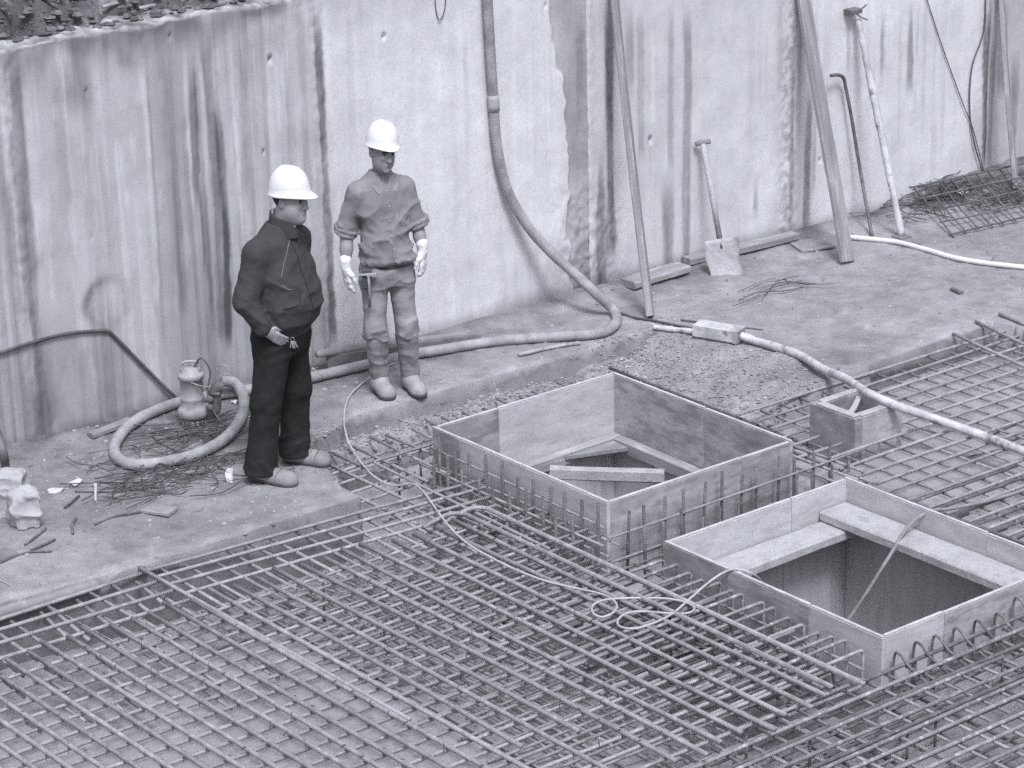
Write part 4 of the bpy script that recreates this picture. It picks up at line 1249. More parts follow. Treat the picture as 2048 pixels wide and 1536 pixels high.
helmet(HC + HA @ A3(-.004, 0, .044), HA @ roty(R_(-7)), pm, a=.121, b=.103, H=.138, peak=.044)
V, F = tubevf(spline([THm((.02, .100, .055)), THm((.035, .104, .047)), THm((.04, .104, .04))], 3), .004, 6)
# jacket
jk = Field()
jk.add(loft(rows, Fd, Ld, BASE))
jk.add(cone(RS + A3(.02, .03, 0), RS, .085, .084), .05).add(cone(RS, RE, .078, .072), .018).add(cone(RE, RW - (RW - RE) * .06, .070, .050), .010)
jk.add(cone(LS, LE, .078, .07), .035).add(cone(LE, LW, .068, .048), .03)
jk.add(cone(BASE + A3(.0, -.01, 1.425), BASE + A3(.06, .0, 1.44), .072, .07), .06)
def jd(P):
    z = P[:, 2]
    n = ridged(P, (5, 5, 10), 3.0) * .011 * sst(.88, 1.0, z) * sst(1.42, 1.3, z)
    # folds that drop from the armpit to the belly
    q = P @ np.array([[.5, .2, .85], [.7, .7, 0], [-.7, .3, .7]]).T
    n += ridged(q, (15, 4, 4), 8.0) * .008 * sst(1.3, 1.15, z) * sst(.86, .95, z)
    return -n
jk.disp = jd
jk.clip = [lambda P: (.845 + .05 * ((P - BASE) @ Fd < -9)) - P[:, 2], lambda P: P[:, 2] - 1.475]
jacket = fobj('jacket', jk, (-.34, -.22, .80), (.42, .56, 1.52), .0066, M['jacket'], pm, relax=1)
# standing collar, open at the front
cl = Field()
cl.add(lambda P: np.abs(np.hypot(((P - A3(.105, .160, 0)) @ Fd) / 1.06, (P - A3(.105, .160, 0)) @ Ld) - .083 + .10 * (P[:, 2] - 1.45)) - .007)
cl.clip = [lambda P: P[:, 2] - (1.515 - .26 * ((P - A3(.105, .160, 0)) @ Fd)), lambda P: 1.40 - P[:, 2],
           lambda P: .030 + 0.4 * (P[:, 2] - 1.44) - np.maximum(np.abs((P - A3(.105, .160, 0)) @ Ld), .2 - 2 * ((P - A3(.105, .160, 0)) @ Fd + .0) - .05)]
fobj('collar', cl, (-.03, .03, 1.38), (.24, .29, 1.57), .0045, M['jacket'], jacket)
ws = Field().add(lambda P: np.abs(np.hypot((P - A3(.108, .158, 0)) @ Fd, (P - A3(.108, .158, 0)) @ Ld) - .072) - .005)
ws.clip = [lambda P: P[:, 2] - (1.525 - .28 * ((P - A3(.105, .160, 0)) @ Fd)), lambda P: 1.42 - P[:, 2], lambda P: np.minimum((P - A3(.105, .160, 0)) @ Fd + .055, .055 - (P - A3(.105, .160, 0)) @ Fd)]
fobj('shirt_collar', ws, (0, .05, 1.40), (.22, .27, 1.56), .0045, M['white_cloth'], pm)
def surf_line(f, pts, d, r, mat, name, parent, n=6, out=.001):
    P = onto(f, spline(pts, n), d, out)
    V, F = tubevf(P, r, 6)
    return obj(name, mesh_py(name, V, F, True), mat, parent)
inward = A3(.25, .95, -.1)
surf_line(jk, [(.022, -.35, 1.45), (.010, -.4, 1.39), (.004, -.4, 1.32), (-.002, -.4, 1.25)], inward, .0028, M['jacket_trim'], 'piping', jacket)
surf_line(jk, [BASE + Fd * .5 + A3(0, -.06, z) for z in (1.42, 1.32, 1.2, 1.08, .98, .9)], -Fd, .0025, M['jeans'], 'zip', jacket)
surf_line(jk, [(.10, -.5, 1.175), (.125, -.5, 1.155), (.15, -.5, 1.145)], A3(0, 1, 0), .003, M['jacket_trim'], 'pocket_zip', jacket)
surf_line(jk, [(.10, -.5, 1.045), (.135, -.5, 1.05), (.19, -.5, 1.065), (.19, -.5, 1.13)], A3(0, 1, 0), .0022, M['jeans'], 'pocket_seam', jacket)
# jeans
jn = Field()
jn.add(loft([(.74, -.006, .135, .172), (.80, -.004, .148, .182), (.86, -.002, .148, .178), (.92, 0, .15, .178)], Fd, Ld, BASE))
for a, b, c in ((RH, RK, RA), (LH, LK, LA)):
    jn.add(cone(a - A3(0, 0, .02), b, .108, .086), .05).add(cone(b, A3(c[0], c[1], .085), .083, .086), .03)
    jn.add(cone(A3(c[0], c[1], .09), A3(c[0] + .012, c[1] - .006, .035), .084, .090), .02)
jn.clip = [lambda P: .050 - .10 * ((P - A3(.03, .15, 0)) @ Fd) * -1 - P[:, 2], lambda P: P[:, 2] - .915]
def jnd(P):
    z = P[:, 2]
    w_ = .35 + .9 * sst(.30, .10, z) + .7 * np.exp(-((z - .47) / .10) ** 2) + .5 * np.exp(-((z - .76) / .06) ** 2)
    return -ridged(P @ np.array([[1, 0, .4], [0, 1, .2], [-.35, .2, 1]]).T, (6, 6, 11), 21.0) * .011 * w_
jn.disp = jnd
fobj('jeans', jn, (-.22, -.16, .0), (.34, .48, .95), .0068, M['jeans'], pm)
bt = Field().add(loft([(.852, -.001, .156, .186), (.885, .0, .156, .186)], Fd, Ld, BASE))
fobj('belt', bt, (-.2, -.1, .83), (.36, .45, .91), .006, M['leather'], pm)
for hl, to in ((A3(-.130, .055, 0), A3(.155, -.072, 0)), (A3(.055, .320, 0), A3(.330, .255, 0))):
    sf = shoe_field(hl, to, .052); sf.clip = [lambda P: .02 - P[:, 2]]
    lo = np.minimum(hl, to) - .07; hi = np.maximum(hl, to) + .07; lo[2] = -.01; hi[2] = .17
    sh = fobj('shoe', sf, lo, hi, .0052, M['shoe'], pm)
    so = shoe_field(hl, to, .057); so.clip = [lambda P: P[:, 2] - .026, lambda P: .0 - P[:, 2]]
    fobj('sole', so, lo, hi, .0052, M['sole'], sh)
    dd = (to - hl) / np.linalg.norm(to - hl); nn = A3(-dd[1], dd[0], 0)
    surf_line(sf, [hl + dd * .20 - nn * .06 + A3(0, 0, .05), hl + dd * .215 - nn * .02 + A3(0, 0, .3), hl + dd * .215 + nn * .02 + A3(0, 0, .3), hl + dd * .20 + nn * .06 + A3(0, 0, .05)], A3(0, 0, -1), .0025, M['sole'], 'toe_seam', sh, n=5)
    for q in (.125, .15, .175):
        c_ = hl + dd * q
        surf_line(sf, [c_ - nn * .03 + A3(0, 0, .3), c_ + A3(0, 0, .3), c_ + nn * .03 + A3(0, 0, .3)], A3(0, 0, -1), .003, M['sole'], 'lace', sh, n=3)
# bunch of keys on the hip
kp = onto(jn, [A3(.145, -.4, .845)], A3(0, 1, 0), .012)[0]
kw = thing('key_bunch', 'small bunch of metal keys hanging at the hip of the man in the dark jacket', 'keys', tuple(pm.matrix_basis @ Vector(kp)), YAWR)
kw.scale = (.75, .75, .85)
ang = np.linspace(0, 2 * math.pi, 15)
V, F = tubevf(np.stack([.014 * np.cos(ang), 0 * ang, .014 * np.sin(ang)], -1), .0022, 5, cap=False)
obj('ring', mesh_py('ring', V, F, True), M['steel'], kw)
for q, (dx, tl) in enumerate(((-.016, -.25), (-.004, .05), (.010, .2), (.022, .5))):
    V, F = merge([boxvf(-.008, .008, -.0015, .0015, -.032, -.014, .001), boxvf(-.004, .004, -.0015, .0015, -.062, -.031, .001)])
    V = [(v[0] * math.cos(tl) - v[2] * math.sin(tl) * 1 + dx * .3, v[1] - .003 * q, v[0] * math.sin(tl) + v[2] * math.cos(tl)) for v in V]
    obj('key', mesh_py('key', V, F), M['steel'], kw)

# ------------------------------------------------------------------ the worker in shirt sleeves
fp = G(785, 785, 0.0)
ps = thing('person', 'lean man in white helmet, rolled shirt sleeves, white gloves and rubber boots', 'person', (fp[0], fp[1], gz(fp[0], fp[1]) + .006), YAWR)
ps.rotation_euler = (0, R_(1.8), YAWR); ps.scale = (.94, .96, 1.02)
fa = R_(24)
Fd2 = A3(math.sin(fa), -math.cos(fa), 0); Ld2 = A3(math.cos(fa), math.sin(fa), 0)
BASE2 = A3(-.030, .0, 0)
rows2 = [(.800, 0, .118, .168, .0), (.84, .004, .128, .172, .0), (.90, .010, .132, .170, -.002), (1.00, .008, .122, .166, -.010), (1.12, .004, .118, .166, -.022), (1.22, .0, .114, .174, -.032),
         (1.29, -.008, .102, .160, -.038), (1.335, -.012, .086, .128, -.040), (1.375, -.012, .070, .092, -.042), (1.41, -.004, .060, .066, -.042)]
RS2, RE2, RW2 = A3(-.212, -.060, 1.270), A3(-.285, -.040, 1.055), A3(-.292, -.115, .835)
LS2, LE2, LW2 = A3(.085, .055, 1.280), A3(.160, .075, 1.065), A3(.200, .020, .900)
HA2 = hd_axes(R_(58), R_(7), R_(-3))
HC2 = A3(-.055, -.045, 1.532)
b2 = Field()
TH2 = head_into(b2, HC2, HA2, fat=0.0)
b2.add(cone(A3(-.068, .005, 1.33), A3(-.060, -.020, 1.44), .058, .054), .03)
b2.add(loft([(z, o, max(a - .02, .03), max(b - .02, .03), s) for z, o, a, b, s in rows2[:-1]], Fd2, Ld2, BASE2), .03)
b2.add(cone(RS2, RE2, .046, .044), .03).add(cone(RE2, RE2 * .45 + RW2 * .55, .047, .041), .02).add(cone(RE2 * .45 + RW2 * .55, RW2, .041, .030), .02)
b2.add(cone(LS2, LE2, .046, .042), .03).add(cone(LE2, LE2 * .45 + LW2 * .55, .045, .039), .02).add(cone(LE2 * .45 + LW2 * .55, LW2, .039, .029), .02)
RH2, RK2, RA2 = A3(-.112, -.035, .80), A3(-.106, -.070, .45), A3(-.085, .0, .075)
LH2, LK2, LA2 = A3(.052, .035, .80), A3(.090, -.010, .45), A3(.118, .045, .075)
for a, b, c in ((RH2, RK2, RA2), (LH2, LK2, LA2)):
    b2.add(cone(a, b, .07, .045), .03).add(cone(b, c, .045, .035), .02).add(cone(c, c + Fd2 * .1 - A3(0, 0, .03), .03, .022), .02)
RD2 = (.10, .0, -1); LD2 = (.06, -.03, -1)
hand(b2, RW2, RD2, (.55, -.8, 0), (.8, .5, 0), curl=.55, sc=.86, r=.008)
hand(b2, LW2, LD2, (-.35, -.9, 0), (-.9, .35, 0), curl=.6, sc=.86, r=.008)
fobj('body', b2, (-.42, -.26, -.02), (.34, .26, 1.68), .0058, M['skin_dark'], ps)
face_parts(TH2, HA2, ps, 0, M['hair'])
helmet(HC2 + HA2 @ A3(-.004, 0, .046), HA2 @ roty(R_(-9)), ps, a=.116, b=.106, H=.130, peak=.026)
for nm, wv, dv, sv, pv in (('glove', RW2, RD2, (.55, -.8, 0), (.8, .5, 0)), ('glove', LW2, LD2, (-.35, -.9, 0), (-.9, .35, 0))):
    gl = Field().add(cone(wv - A3(*dv) * .035, wv, .038, .034))
    hand(gl, wv, dv, sv, pv, curl=.55, sc=1.05, r=.0115, k=.007)
    gl.disp = lambda P: -ridged(P, (22, 22, 30), 5.0) * .004
    fobj(nm, gl, wv - A3(.09, .11, .26), wv + A3(.10, .09, .09), .0045, M['glove'], ps)
# shirt with rolled sleeves
st = Field()
st.add(loft(rows2, Fd2, Ld2, BASE2))
RC2, LC2 = RS2 * .10 + RE2 * .90, LS2 * .15 + LE2 * .85
st.add(cone(RS2 + A3(.05, .02, .005), RS2, .068, .062), .04).add(cone(RS2, RC2, .060, .066), .035)
st.add(cone(LS2 - A3(.05, .02, -.005), LS2, .066, .060), .04).add(cone(LS2, LC2, .058, .058), .035)
def sdp(P):
    z = P[:, 2]
    n = ridged(P, (6, 6, 9), 40.0) * .013 * sst(.80, .90, z) * sst(1.4, 1.28, z)
    q = P @ np.array([[.6, .2, .75], [.7, .7, 0], [-.7, .3, .7]]).T
    n += ridged(q, (15, 5, 5), 31.0) * .012 * sst(1.25, 1.0, z)
    n += .010 * np.exp(-((z - .865) / .02) ** 2)
    n += ridged(P, (22, 22, 6), 51.0) * .010 * np.exp(-((z - .86) / .05) ** 2)
    return -n
st.disp = sdp
st.cut(ell(A3(-.066, -.005, 1.385) + Fd2 * .085, (.034, .034, .075), np.stack([Ld2, Fd2, A3(0, 0, 1)], 1)), .008)
st.clip = [lambda P: .838 - P[:, 2], lambda P: P[:, 2] - 1.40]
shirt = fobj('shirt', st, (-.42, -.24, .79), (.28, .24, 1.45), .0062, M['shirt'], ps)
for c_, e_, s_, nm in ((RC2, RE2, RS2, 'rolled_cuff'), (LC2, LE2, LS2, 'rolled_cuff')):
    ax = (e_ - s_) / np.linalg.norm(e_ - s_)
    cf = Field()
    for q, rr in ((-.010, .078), (.016, .076)):
        cc = c_ + ax * (q + .040)
        cf.add(lambda P, cc=cc, rr=rr: np.hypot(np.linalg.norm((P - cc) - ((P - cc) @ ax)[:, None] * ax, axis=1) - rr + .010, (P - cc) @ ax) - .013, .008)
    cf.disp = lambda P: -ridged(P, (25, 25, 25), 3.0) * .006
    fobj(nm, cf, c_ - .11, c_ + .11, .0052, M['shirt'], shirt)
# collar leaves and placket
fs = lambda z, s, o=.0: BASE2 + Fd2 * (.5) + Ld2 * s + A3(0, 0, z)
surf_line(st, [fs(z, -.040 + (1.4 - z) * .05) for z in (1.32, 1.24, 1.14, 1.04, .94, .88)], -Fd2, .004, M['shirt'], 'placket', shirt, out=-.001)
for z in (1.30, 1.21, 1.12, 1.03, .95):
    c_ = onto(st, [fs(z, -.040 + (1.4 - z) * .05)], -Fd2, .006)[0]
    V, F = lathevf([(.0005, -.002), (.0035, -.001), (.0035, .001), (.0005, .002)], 8)
    V = [c_ + Ld2 * v[0] + A3(0, 0, v[1]) - Fd2 * -v[2] for v in V]
    obj('button', mesh_py('button', V, F), M['white_cloth'], shirt)
for s in (-1, 1):
    nk = A3(-.066, -.005, 0)
    pts = []
    a0 = onto(st, [nk + Fd2 * .3 + Ld2 * (s * .045) + A3(0, 0, 1.372)], -Fd2, .004)[0]
    a1 = onto(st, [nk + Fd2 * .3 + Ld2 * (s * .010) + A3(0, 0, 1.325)], -Fd2, .006)[0]
    a2 = onto(st, [nk + Fd2 * .3 + Ld2 * (s * .062) + A3(0, 0, 1.285)], -Fd2, .007)[0]
    a3 = onto(st, [nk + Fd2 * .3 + Ld2 * (s * .092) + A3(0, 0, 1.325)], -Fd2, .006)[0]
    b0 = nk + Ld2 * (s * .066) + Fd2 * .01 + A3(0, 0, 1.415)
    b1 = onto(st, [nk + Ld2 * (s * .078) + Fd2 * -.01 + A3(0, 0, 1.6)], A3(0, 0, -1), .008)[0]
    Vq = [a1, a2, a3, b1, b0, nk + Fd2 * .055 + Ld2 * (s * .028) + A3(0, 0, 1.375)]
    ctr = sum(Vq) / 6 + Fd2 * .004
    V = Vq + [ctr] + [v - Fd2 * .005 - A3(0, 0, .002) for v in Vq] + [ctr - Fd2 * .005]
    F = [(i, (i + 1) % 6, 6) for i in range(6)] + [(7 + (i + 1) % 6, 7 + i, 13) for i in range(6)] + [((i + 1) % 6, i, 7 + i, 7 + (i + 1) % 6) for i in range(6)]
    if s < 0: F = [tuple(reversed(f)) for f in F]
    obj('collar_leaf', mesh_py('collar_leaf', V, F), M['shirt'], shirt)
# chest pocket
pc = [fs(z, sx) for z, sx in ((1.20, .045), (1.20, .115), (1.10, .115), (1.085, .08), (1.10, .045), (1.20, .045))]
surf_line(st, pc, -Fd2, .0018, M['shirt'], 'pocket_seam', shirt, n=5, out=.0005)
# trousers, boots
tr = Field()
tr.add(loft([(.70, -.004, .115, .158), (.76, 0, .126, .166), (.83, 0, .122, .160), (.88, 0, .118, .158)], Fd2, Ld2, BASE2))
for a, b, c in ((RH2, RK2, RA2), (LH2, LK2, LA2)):
    e_ = b * .80 + c * .20
    tr.add(cone(a - A3(0, 0, .02), b, .088, .070), .045).add(cone(b, e_, .072, .082), .03)
tr.clip = [lambda P: P[:, 2] - .865, lambda P: .368 + .015 * np.sin(P[:, 0] * 40) - P[:, 2]]
tr.disp = lambda P: -(ridged(P @ np.array([[1, 0, .35], [0, 1, .2], [-.3, .2, 1]]).T, (7, 7, 11), 61.0) * .010 * (.5 + 1.0 * sst(.5, .38, P[:, 2]) + .6 * np.exp(-((P[:, 2] - .72) / .05) ** 2)))
fobj('trousers', tr, (-.26, -.2, .32), (.24, .2, .9), .0062, M['work'], ps)
for c, k_ in ((RA2, RK2), (LA2, LK2)):
    t_ = c * .22 + k_ * .78
    bs = Field().add(cone(c + A3(0, 0, .03), t_, .056, .074)).add(cone(c + A3(0, 0, -.01), c + A3(0, 0, .06), .050, .054), .03)
    bs.clip = [lambda P, t_=t_: P[:, 2] - t_[2] - .02, lambda P: .10 - P[:, 2]]
    bs.disp = lambda P: -ridged(P, (7, 7, 16), 71.0) * .006
    bo = fobj('boot', bs, np.minimum(c, t_) - A3(.13, .13, .09), np.maximum(c, t_) + A3(.13, .13, .14), .0056, M['boot'], ps)
    hl = A3(c[0], c[1], 0) - Fd2 * .075; to = A3(c[0], c[1], 0) + Fd2 * .19
    ff = shoe_field(hl, to, .054); ff.add(cone(c + A3(0, 0, .0), c + A3(0, 0, .05), .052, .053), .04)
    ff.clip = [lambda P: .022 - P[:, 2], lambda P: P[:, 2] - .115]
    lo = np.minimum(hl, to) - .08; hi = np.maximum(hl, to) + .08; lo[2] = -.01; hi[2] = .2
    fobj('boot_foot', ff, lo, hi, .0056, M['boot_mud'], bo)
    fs_ = shoe_field(hl, to, .058); fs_.clip = [lambda P: P[:, 2] - .027, lambda P: -P[:, 2]]
    fobj('sole', fs_, lo, hi, .0056, M['sole'], bo)
bt = Field().add(loft([(.815, 0, .130, .168), (.850, 0, .130, .168)], Fd2, Ld2, BASE2))
tb = fobj('tool_belt', bt, (-.26, -.2, .79), (.22, .2, .88), .006, M['leather'], ps)
hp_ = onto(tr, [A3(-.155, -.4, .78)], A3(0, 1, 0), .03)[0]
V, F = boxvf(-.03, .03, -.018, .012, -.07, .05, .006)
obj('tool_loop', mesh_py('tool_loop', [A3(*v) + hp_ for v in V], F), M['leather'], tb)
hm = thing('hammer', 'claw hammer hanging in the tool belt of the man in shirt sleeves', 'hammer', tuple(ps.matrix_basis @ Vector(hp_ + A3(.012, -.022, .0))), YAWR)
hm.scale = (.78, .8, .85)
V, F = tubevf([(0, 0, -.22), (.004, 0, -.1), (.0, 0, .03)], .011, 8); obj('handle', mesh_py('handle', V, F, True), M['plank'], hm)
V, F = merge([boxvf(-.016, .045, -.012, .012, .012, .036, .004), boxvf(.045, .062, -.015, .015, .009, .039, .004), boxvf(-.075, -.016, -.010, .010, .018, .032, .003)])
obj('head', mesh_py('head', V, F), M['metal'], hm)

# ================================================================== HOSES, CABLES, TOOLS, SCRAP
def sp_tube(name, label, cat, pts, r, mat, k=12, n=10, group=None, rough=0.0, parent=None):
    P = spline(pts, n)
    o0 = P[len(P) // 2].copy(); o0[2] = 0
    rv = None
    if rough: rv = r * (1 + rough * (2 * fb2(np.arange(len(P)) * .45, np.arange(len(P)) * 0 + r * 300, 3) - 1))
    V, F = tubevf(P - o0, r, k, rv=rv)
    o = obj(name, mesh_py(name, V, F, True), mat, parent, tuple(o0))
    if label: tag(o, label, cat, group)
    return o
h = .036
pts = [W(972, -60, WALL_Y - .05), W(978, 60, WALL_Y - .05), W(986, 190, WALL_Y - .045), W(993, 285, WALL_Y - .05), W(1012, 372, WALL_Y - .06), W(1050, 445, WALL_Y - .10), W(1100, 503, WALL_Y - .18),
       W(1150, 548, WALL_Y - .30), W(1197, 592, WALL_Y - .45)] + [GG(x, y, h) for x, y in ((1228, 632), (1232, 655), (1205, 675), (1140, 682), (1060, 687), (980, 694), (900, 707), (820, 720), (740, 738), (660, 757),
       (580, 775), (500, 790), (430, 801), (370, 814), (310, 832), (262, 860), (234, 893), (232, 922), (262, 939), (320, 938), (385, 922), (440, 896), (474, 862))]
pe = GG(388, 846, 0)
pts += [GG(489, 826, .045), GG(484, 806, .08), GG(470, 802, .12), GG(447, 805, .14)]
hz = sp_tube('drain_hose', 'thick grey drain hose hanging down the wall and coiling round the pump', 'hose', pts, .034, M['hose'], 14, 9, rough=.04)
P = spline([W(986, 190, WALL_Y - .045), W(988, 222, WALL_Y - .045)], 3) - np.array(hz.location)
V, F = tubevf(P, .039, 14); obj('coupling', mesh_py('coupling', V, F, True), M['metal'], hz)

# pump
pu = thing('submersible_pump', 'dirty pale submersible pump standing inside the coil of the drain hose', 'pump', (pe[0], pe[1], gz(pe[0], pe[1])), YAWR)
V, F = lathevf([(.070, .0), (.078, .006), (.078, .04), (.070, .045)], 22); obj('strainer', mesh_py('strainer', V, F, True), M['metal_dark'], pu)
for j in range(16):
    a = j * math.pi / 8
    V, F = boxvf(.070, .082, -.006, .006, .006, .040, .002)
    obj('strainer_rib', mesh_py('strainer_rib', [(v[0] * math.cos(a) - v[1] * math.sin(a), v[0] * math.sin(a) + v[1] * math.cos(a), v[2]) for v in V], F), M['metal'], pu)
V, F = lathevf([(.078, .045), (.092, .052), (.094, .085), (.082, .105), (.070, .115), (.070, .150), (.073, .158), (.073, .172), (.069, .178), (.069, .285), (.078, .290), (.080, .312), (.074, .322), (.05, .330), (.045, .352), (.03, .358)], 24)
obj('housing', mesh_py('housing', V, F, True), M['metal'], pu)
V, F = tubevf(spline([(-.05, 0, .325), (-.052, 0, .372), (-.03, 0, .392), (.03, 0, .392), (.052, 0, .372), (.05, 0, .325)], 5), .008, 8); obj('carry_handle', mesh_py('carry_handle', V, F, True), M['metal'], pu)
V, F = tubevf(spline([(.08, -.01, .075), (.13, -.015, .085), (.142, -.015, .14), (.142, -.015, .20), (.165, -.02, .235), (.19, -.02, .23)], 5), .034, 12); obj('outlet_pipe', mesh_py('outlet_pipe', V, F, True), M['metal_dark'], pu)
V, F = tubevf([(.142, -.015, .19), (.142, -.015, .208)], .043, 12); obj('clamp', mesh_py('clamp', V, F, True), M['metal_dark'], pu)
for z in (.12, .17):
    V, F = lathevf([(.004, -.012), (.02, -.010), (.024, 0), (.02, .010), (.004, .012)], 10)
    obj('valve_knob', mesh_py('valve_knob', [(.110 + v[0], -.062 + v[2], z + v[1]) for v in V], F, True), M['metal_dark'], pu)
V, F = tubevf(spline([(.02, 0, .352), (.07, -.02, .42), (.12, -.03, .34), (.10, -.06, .22), (.13, -.07, .10), (.2, -.1, .02), (.3, -.05, .012)], 8), .006, 7); obj('power_lead', mesh_py('power_lead', V, F, True), M['cable_dark'], pu)
V, F = tubevf(spline([(-.03, -.05, .30), (.03, -.085, .28), (.08, -.08, .262), (.12, -.06, .25)], 6), .003, 6); obj('tie_wire', mesh_py('tie_wire', V, F, True), M['steel'], pu)
V, F = tubevf(np.array([(.16, .02, .345), (.155, .02, .32), (.20, .02, .30), (.245, .02, .305), (.23, .02, .345), (.20, .02, .362), (.16, .02, .345)]), .003, 6); obj('bail_wire', mesh_py('bail_wire', V, F, True), M['steel'], pu)

# cable from the hose, past the boots, across the steel into the nearer form
ZC = ZU + .034
def R3(px, py, z=ZC): return G(px, py, z)
pts = [GG(x, y, .012) for x, y in ((1225, 668), (1180, 672), (1120, 668), (1060, 676), (990, 686), (930, 700), (880, 712), (830, 720), (775, 735), (735, 762), (702, 792))] + [GG(691, 820, .02), G(688, 845, .02), G(691, 862, .02)]
pts += [G(696, 882, .01), G(704, 897, -.015), G(714, 914, -.04), G(734, 939, -.055), G(754, 957, -.055), G(786, 971, -.05), G(825, 968, .0), G(848, 985, .010), G(872, 1018, .010), G(900, 1055, .010), G(935, 1087, .010), G(985, 1117, .010),
        G(1040, 1143, .010), G(1095, 1163, .010), G(1150, 1176, .010), G(1195, 1186, .010), G(1222, 1197, .010), G(1234, 1212, .010), G(1224, 1227, .010), G(1203, 1234, .010), G(1186, 1226, .010), G(1186, 1211, .010),
        G(1205, 1201, .010), G(1240, 1197, .010), G(1290, 1196, .010), G(1340, 1198, .010), G(1375, 1206, .010), G(1389, 1217, .010), G(1376, 1226, .010), G(1340, 1227, .010), G(1290, 1223, .010), G(1255, 1226, .010),
        G(1236, 1240, .010), G(1240, 1253, .010), G(1270, 1257, .010), G(1310, 1245, .010), G(1345, 1227, .010), G(1385, 1193, .010), G(1420, 1163, .02), G(1452, 1143, .055), G(1480, 1139, .075), G(1503, 1147, .06), G(1520, 1160, -.02), G(1535, 1190, -.2), G(1548, 1240, -.6)]
sp_tube('power_cable', 'thin pale cable running past the boots and looping over the steel bars', 'cable', pts, .0064, M['cable'], 8, 7)

# concrete vibrator: plastered hose with the converter sleeve
pts = [GG(1308, 660, .02), GG(1340, 664, .022), GG(1392, 672, .03)]
vb = thing('concrete_vibrator', 'plastered vibrator hose with a pale box-shaped sleeve, lying across the steel mesh', 'vibrator', tuple(GG(1437, 685, 0)))
vl = np.array(vb.location)
def vtube(nm, pts, r, mt, rough=.12, k=12):
    P = spline(pts, 10); rv = r * (1 + rough * (2 * fb2(np.arange(len(P)) * .5, np.arange(len(P)) * 0 + r * 99, 3) - 1))
    V, F = tubevf(P - vl, r, k, rv=rv); return obj(nm, mesh_py(nm, V, F, True), mt, vb)
vtube('lead_hose', pts, .018, M['hose_mud'])
a, b = GG(1393, 672, .055), GG(1482, 687, .055)
mm = beam_mat(a - vl, b - vl)
L = float(np.linalg.norm(b - a))
V, F = boxvf(0, L, -.055, .055, -.05, .05, .014)
s_ = obj('sleeve', mesh_py('sleeve', V, F), M['hose_mud'], vb); s_.matrix_local = mm
V, F = boxvf(-.004, .03, -.058, .058, -.053, .053, .012)
s2 = obj('sleeve_cap', mesh_py('sleeve_cap', V, F), M['metal'], vb); s2.matrix_local = mm @ Matrix.Translation((L - .03, 0, 0))
vtube('shaft_hose', [b, GG(1510, 692, .035), GG(1550, 702, .03), GG(1600, 718, .025), G(1645, 738, .05), G(1690, 757, .09), G(1735, 785, .15), G(1772, 803, .152), G(1812, 818, .13),
      G(1870, 838, .05), G(1930, 859, .01), G(1990, 881, .0), G(2048, 903, .0), G(2120, 935, .0), G(2250, 990, .0)], .027, M['hose_mud'])
pts = [G(2250, 905, -.01), G(2120, 955, -.01), G(2048, 980, -.01), G(1990, 998, -.01), G(1940, 1010, .0), G(1895, 1018, .03), XP(1872, 1020, 10.42), XP(1853, 1025, 10.338), XP(1825, 1044, 10.25), XP(1803, 1072, 10.15), XP(1788, 1098, 10.08), XP(1768, 1130, 10.0), XP(1742, 1172, 9.93), XP(1715, 1213, 9.86), XP(1695, 1243, 9.80), XP(1670, 1285, 9.74)]
sp_tube('thin_hose', 'thin pale hose arching over the rim down into the nearer timber form', 'hose', pts, .0105, M['pipe'], 9, 8)
sp_tube('water_hose', 'smooth white hose curving from the leaning wide plank to the right edge', 'hose', [GG(1690, 479, .02), GG(1725, 482, .02), GG(1790, 489, .02), GG(1850, 504, .02), GG(1905, 520, .02), GG(1960, 530, .02), GG(2048, 540, .02), GG(2150, 548, .02)], .0185, M['hose_white'], 12, 9)
sp_tube('dark_cable', 'thin dark cable on the ledge beside the foot of the narrow plank', 'cable', [GG(1236, 627, .01), GG(1270, 638, .01), GG(1310, 645, .012), GG(1360, 655, .01), GG(1400, 663, .01)], .009, M['cable_dark'], 8, 6)
sp_tube('dark_cable', 'thin dark cable lying behind the vibrator sleeve', 'cable', [GG(1362, 642, .008), GG(1410, 648, .008), GG(1460, 654, .008), GG(1525, 661, .004)], .006, M['cable_dark'], 8, 6)
sp_tube('steel_rod', 'rough round rod lying along the ledge edge behind the farther form', 'rod', [GG(1037, 714, .014), GG(1080, 704, .014), GG(1130, 694, .014), GG(1160, 690, .014)], .013, M['metal'], 8, 5)
sp_tube('conduit', 'dark conduit bent across the lower left of the wall', 'conduit', [W(-60, 716, WALL_Y - .012), W(0, 705, WALL_Y - .012), W(60, 686, WALL_Y - .012), W(130, 668, WALL_Y - .012), W(190, 662, WALL_Y - .012), W(215, 662, WALL_Y - .014), W(232, 676, WALL_Y - .014), W(300, 745, WALL_Y - .02), W(356, 800, WALL_Y - .03)], .011, M['cable_dark'], 8, 8)
sp_tube('steel_pipe', 'grey pipe lying along the wall foot behind the worker in boots', 'pipe', [W(634, 708, WALL_Y - .12), W(740, 694, WALL_Y - .12), W(850, 680, WALL_Y - .12), W(962, 666, WALL_Y - .12)], .026, M['pipe'], 12, 4)
V, F = merge([boxvf(0, 1.05, -.012, .012, 0, .10, .004)])
kb = obj('kicker_board', mesh_py('kicker_board', V, F), M['debris']); kb.matrix_world = beam_mat(GG(655, 742, .0), GG(880, 708, .0)); tag(kb, 'dark board on edge behind the legs of the worker in boots', 'board')
sp_tube('drain_pipe', 'round mud-grey pipe along the edge of the slab at the far left', 'pipe', [G(-90, 1252, -.03), G(0, 1226, -.03), G(100, 1197, -.03), G(197, 1168, -.03)], .032, M['pipe'], 14, 5, rough=.05)
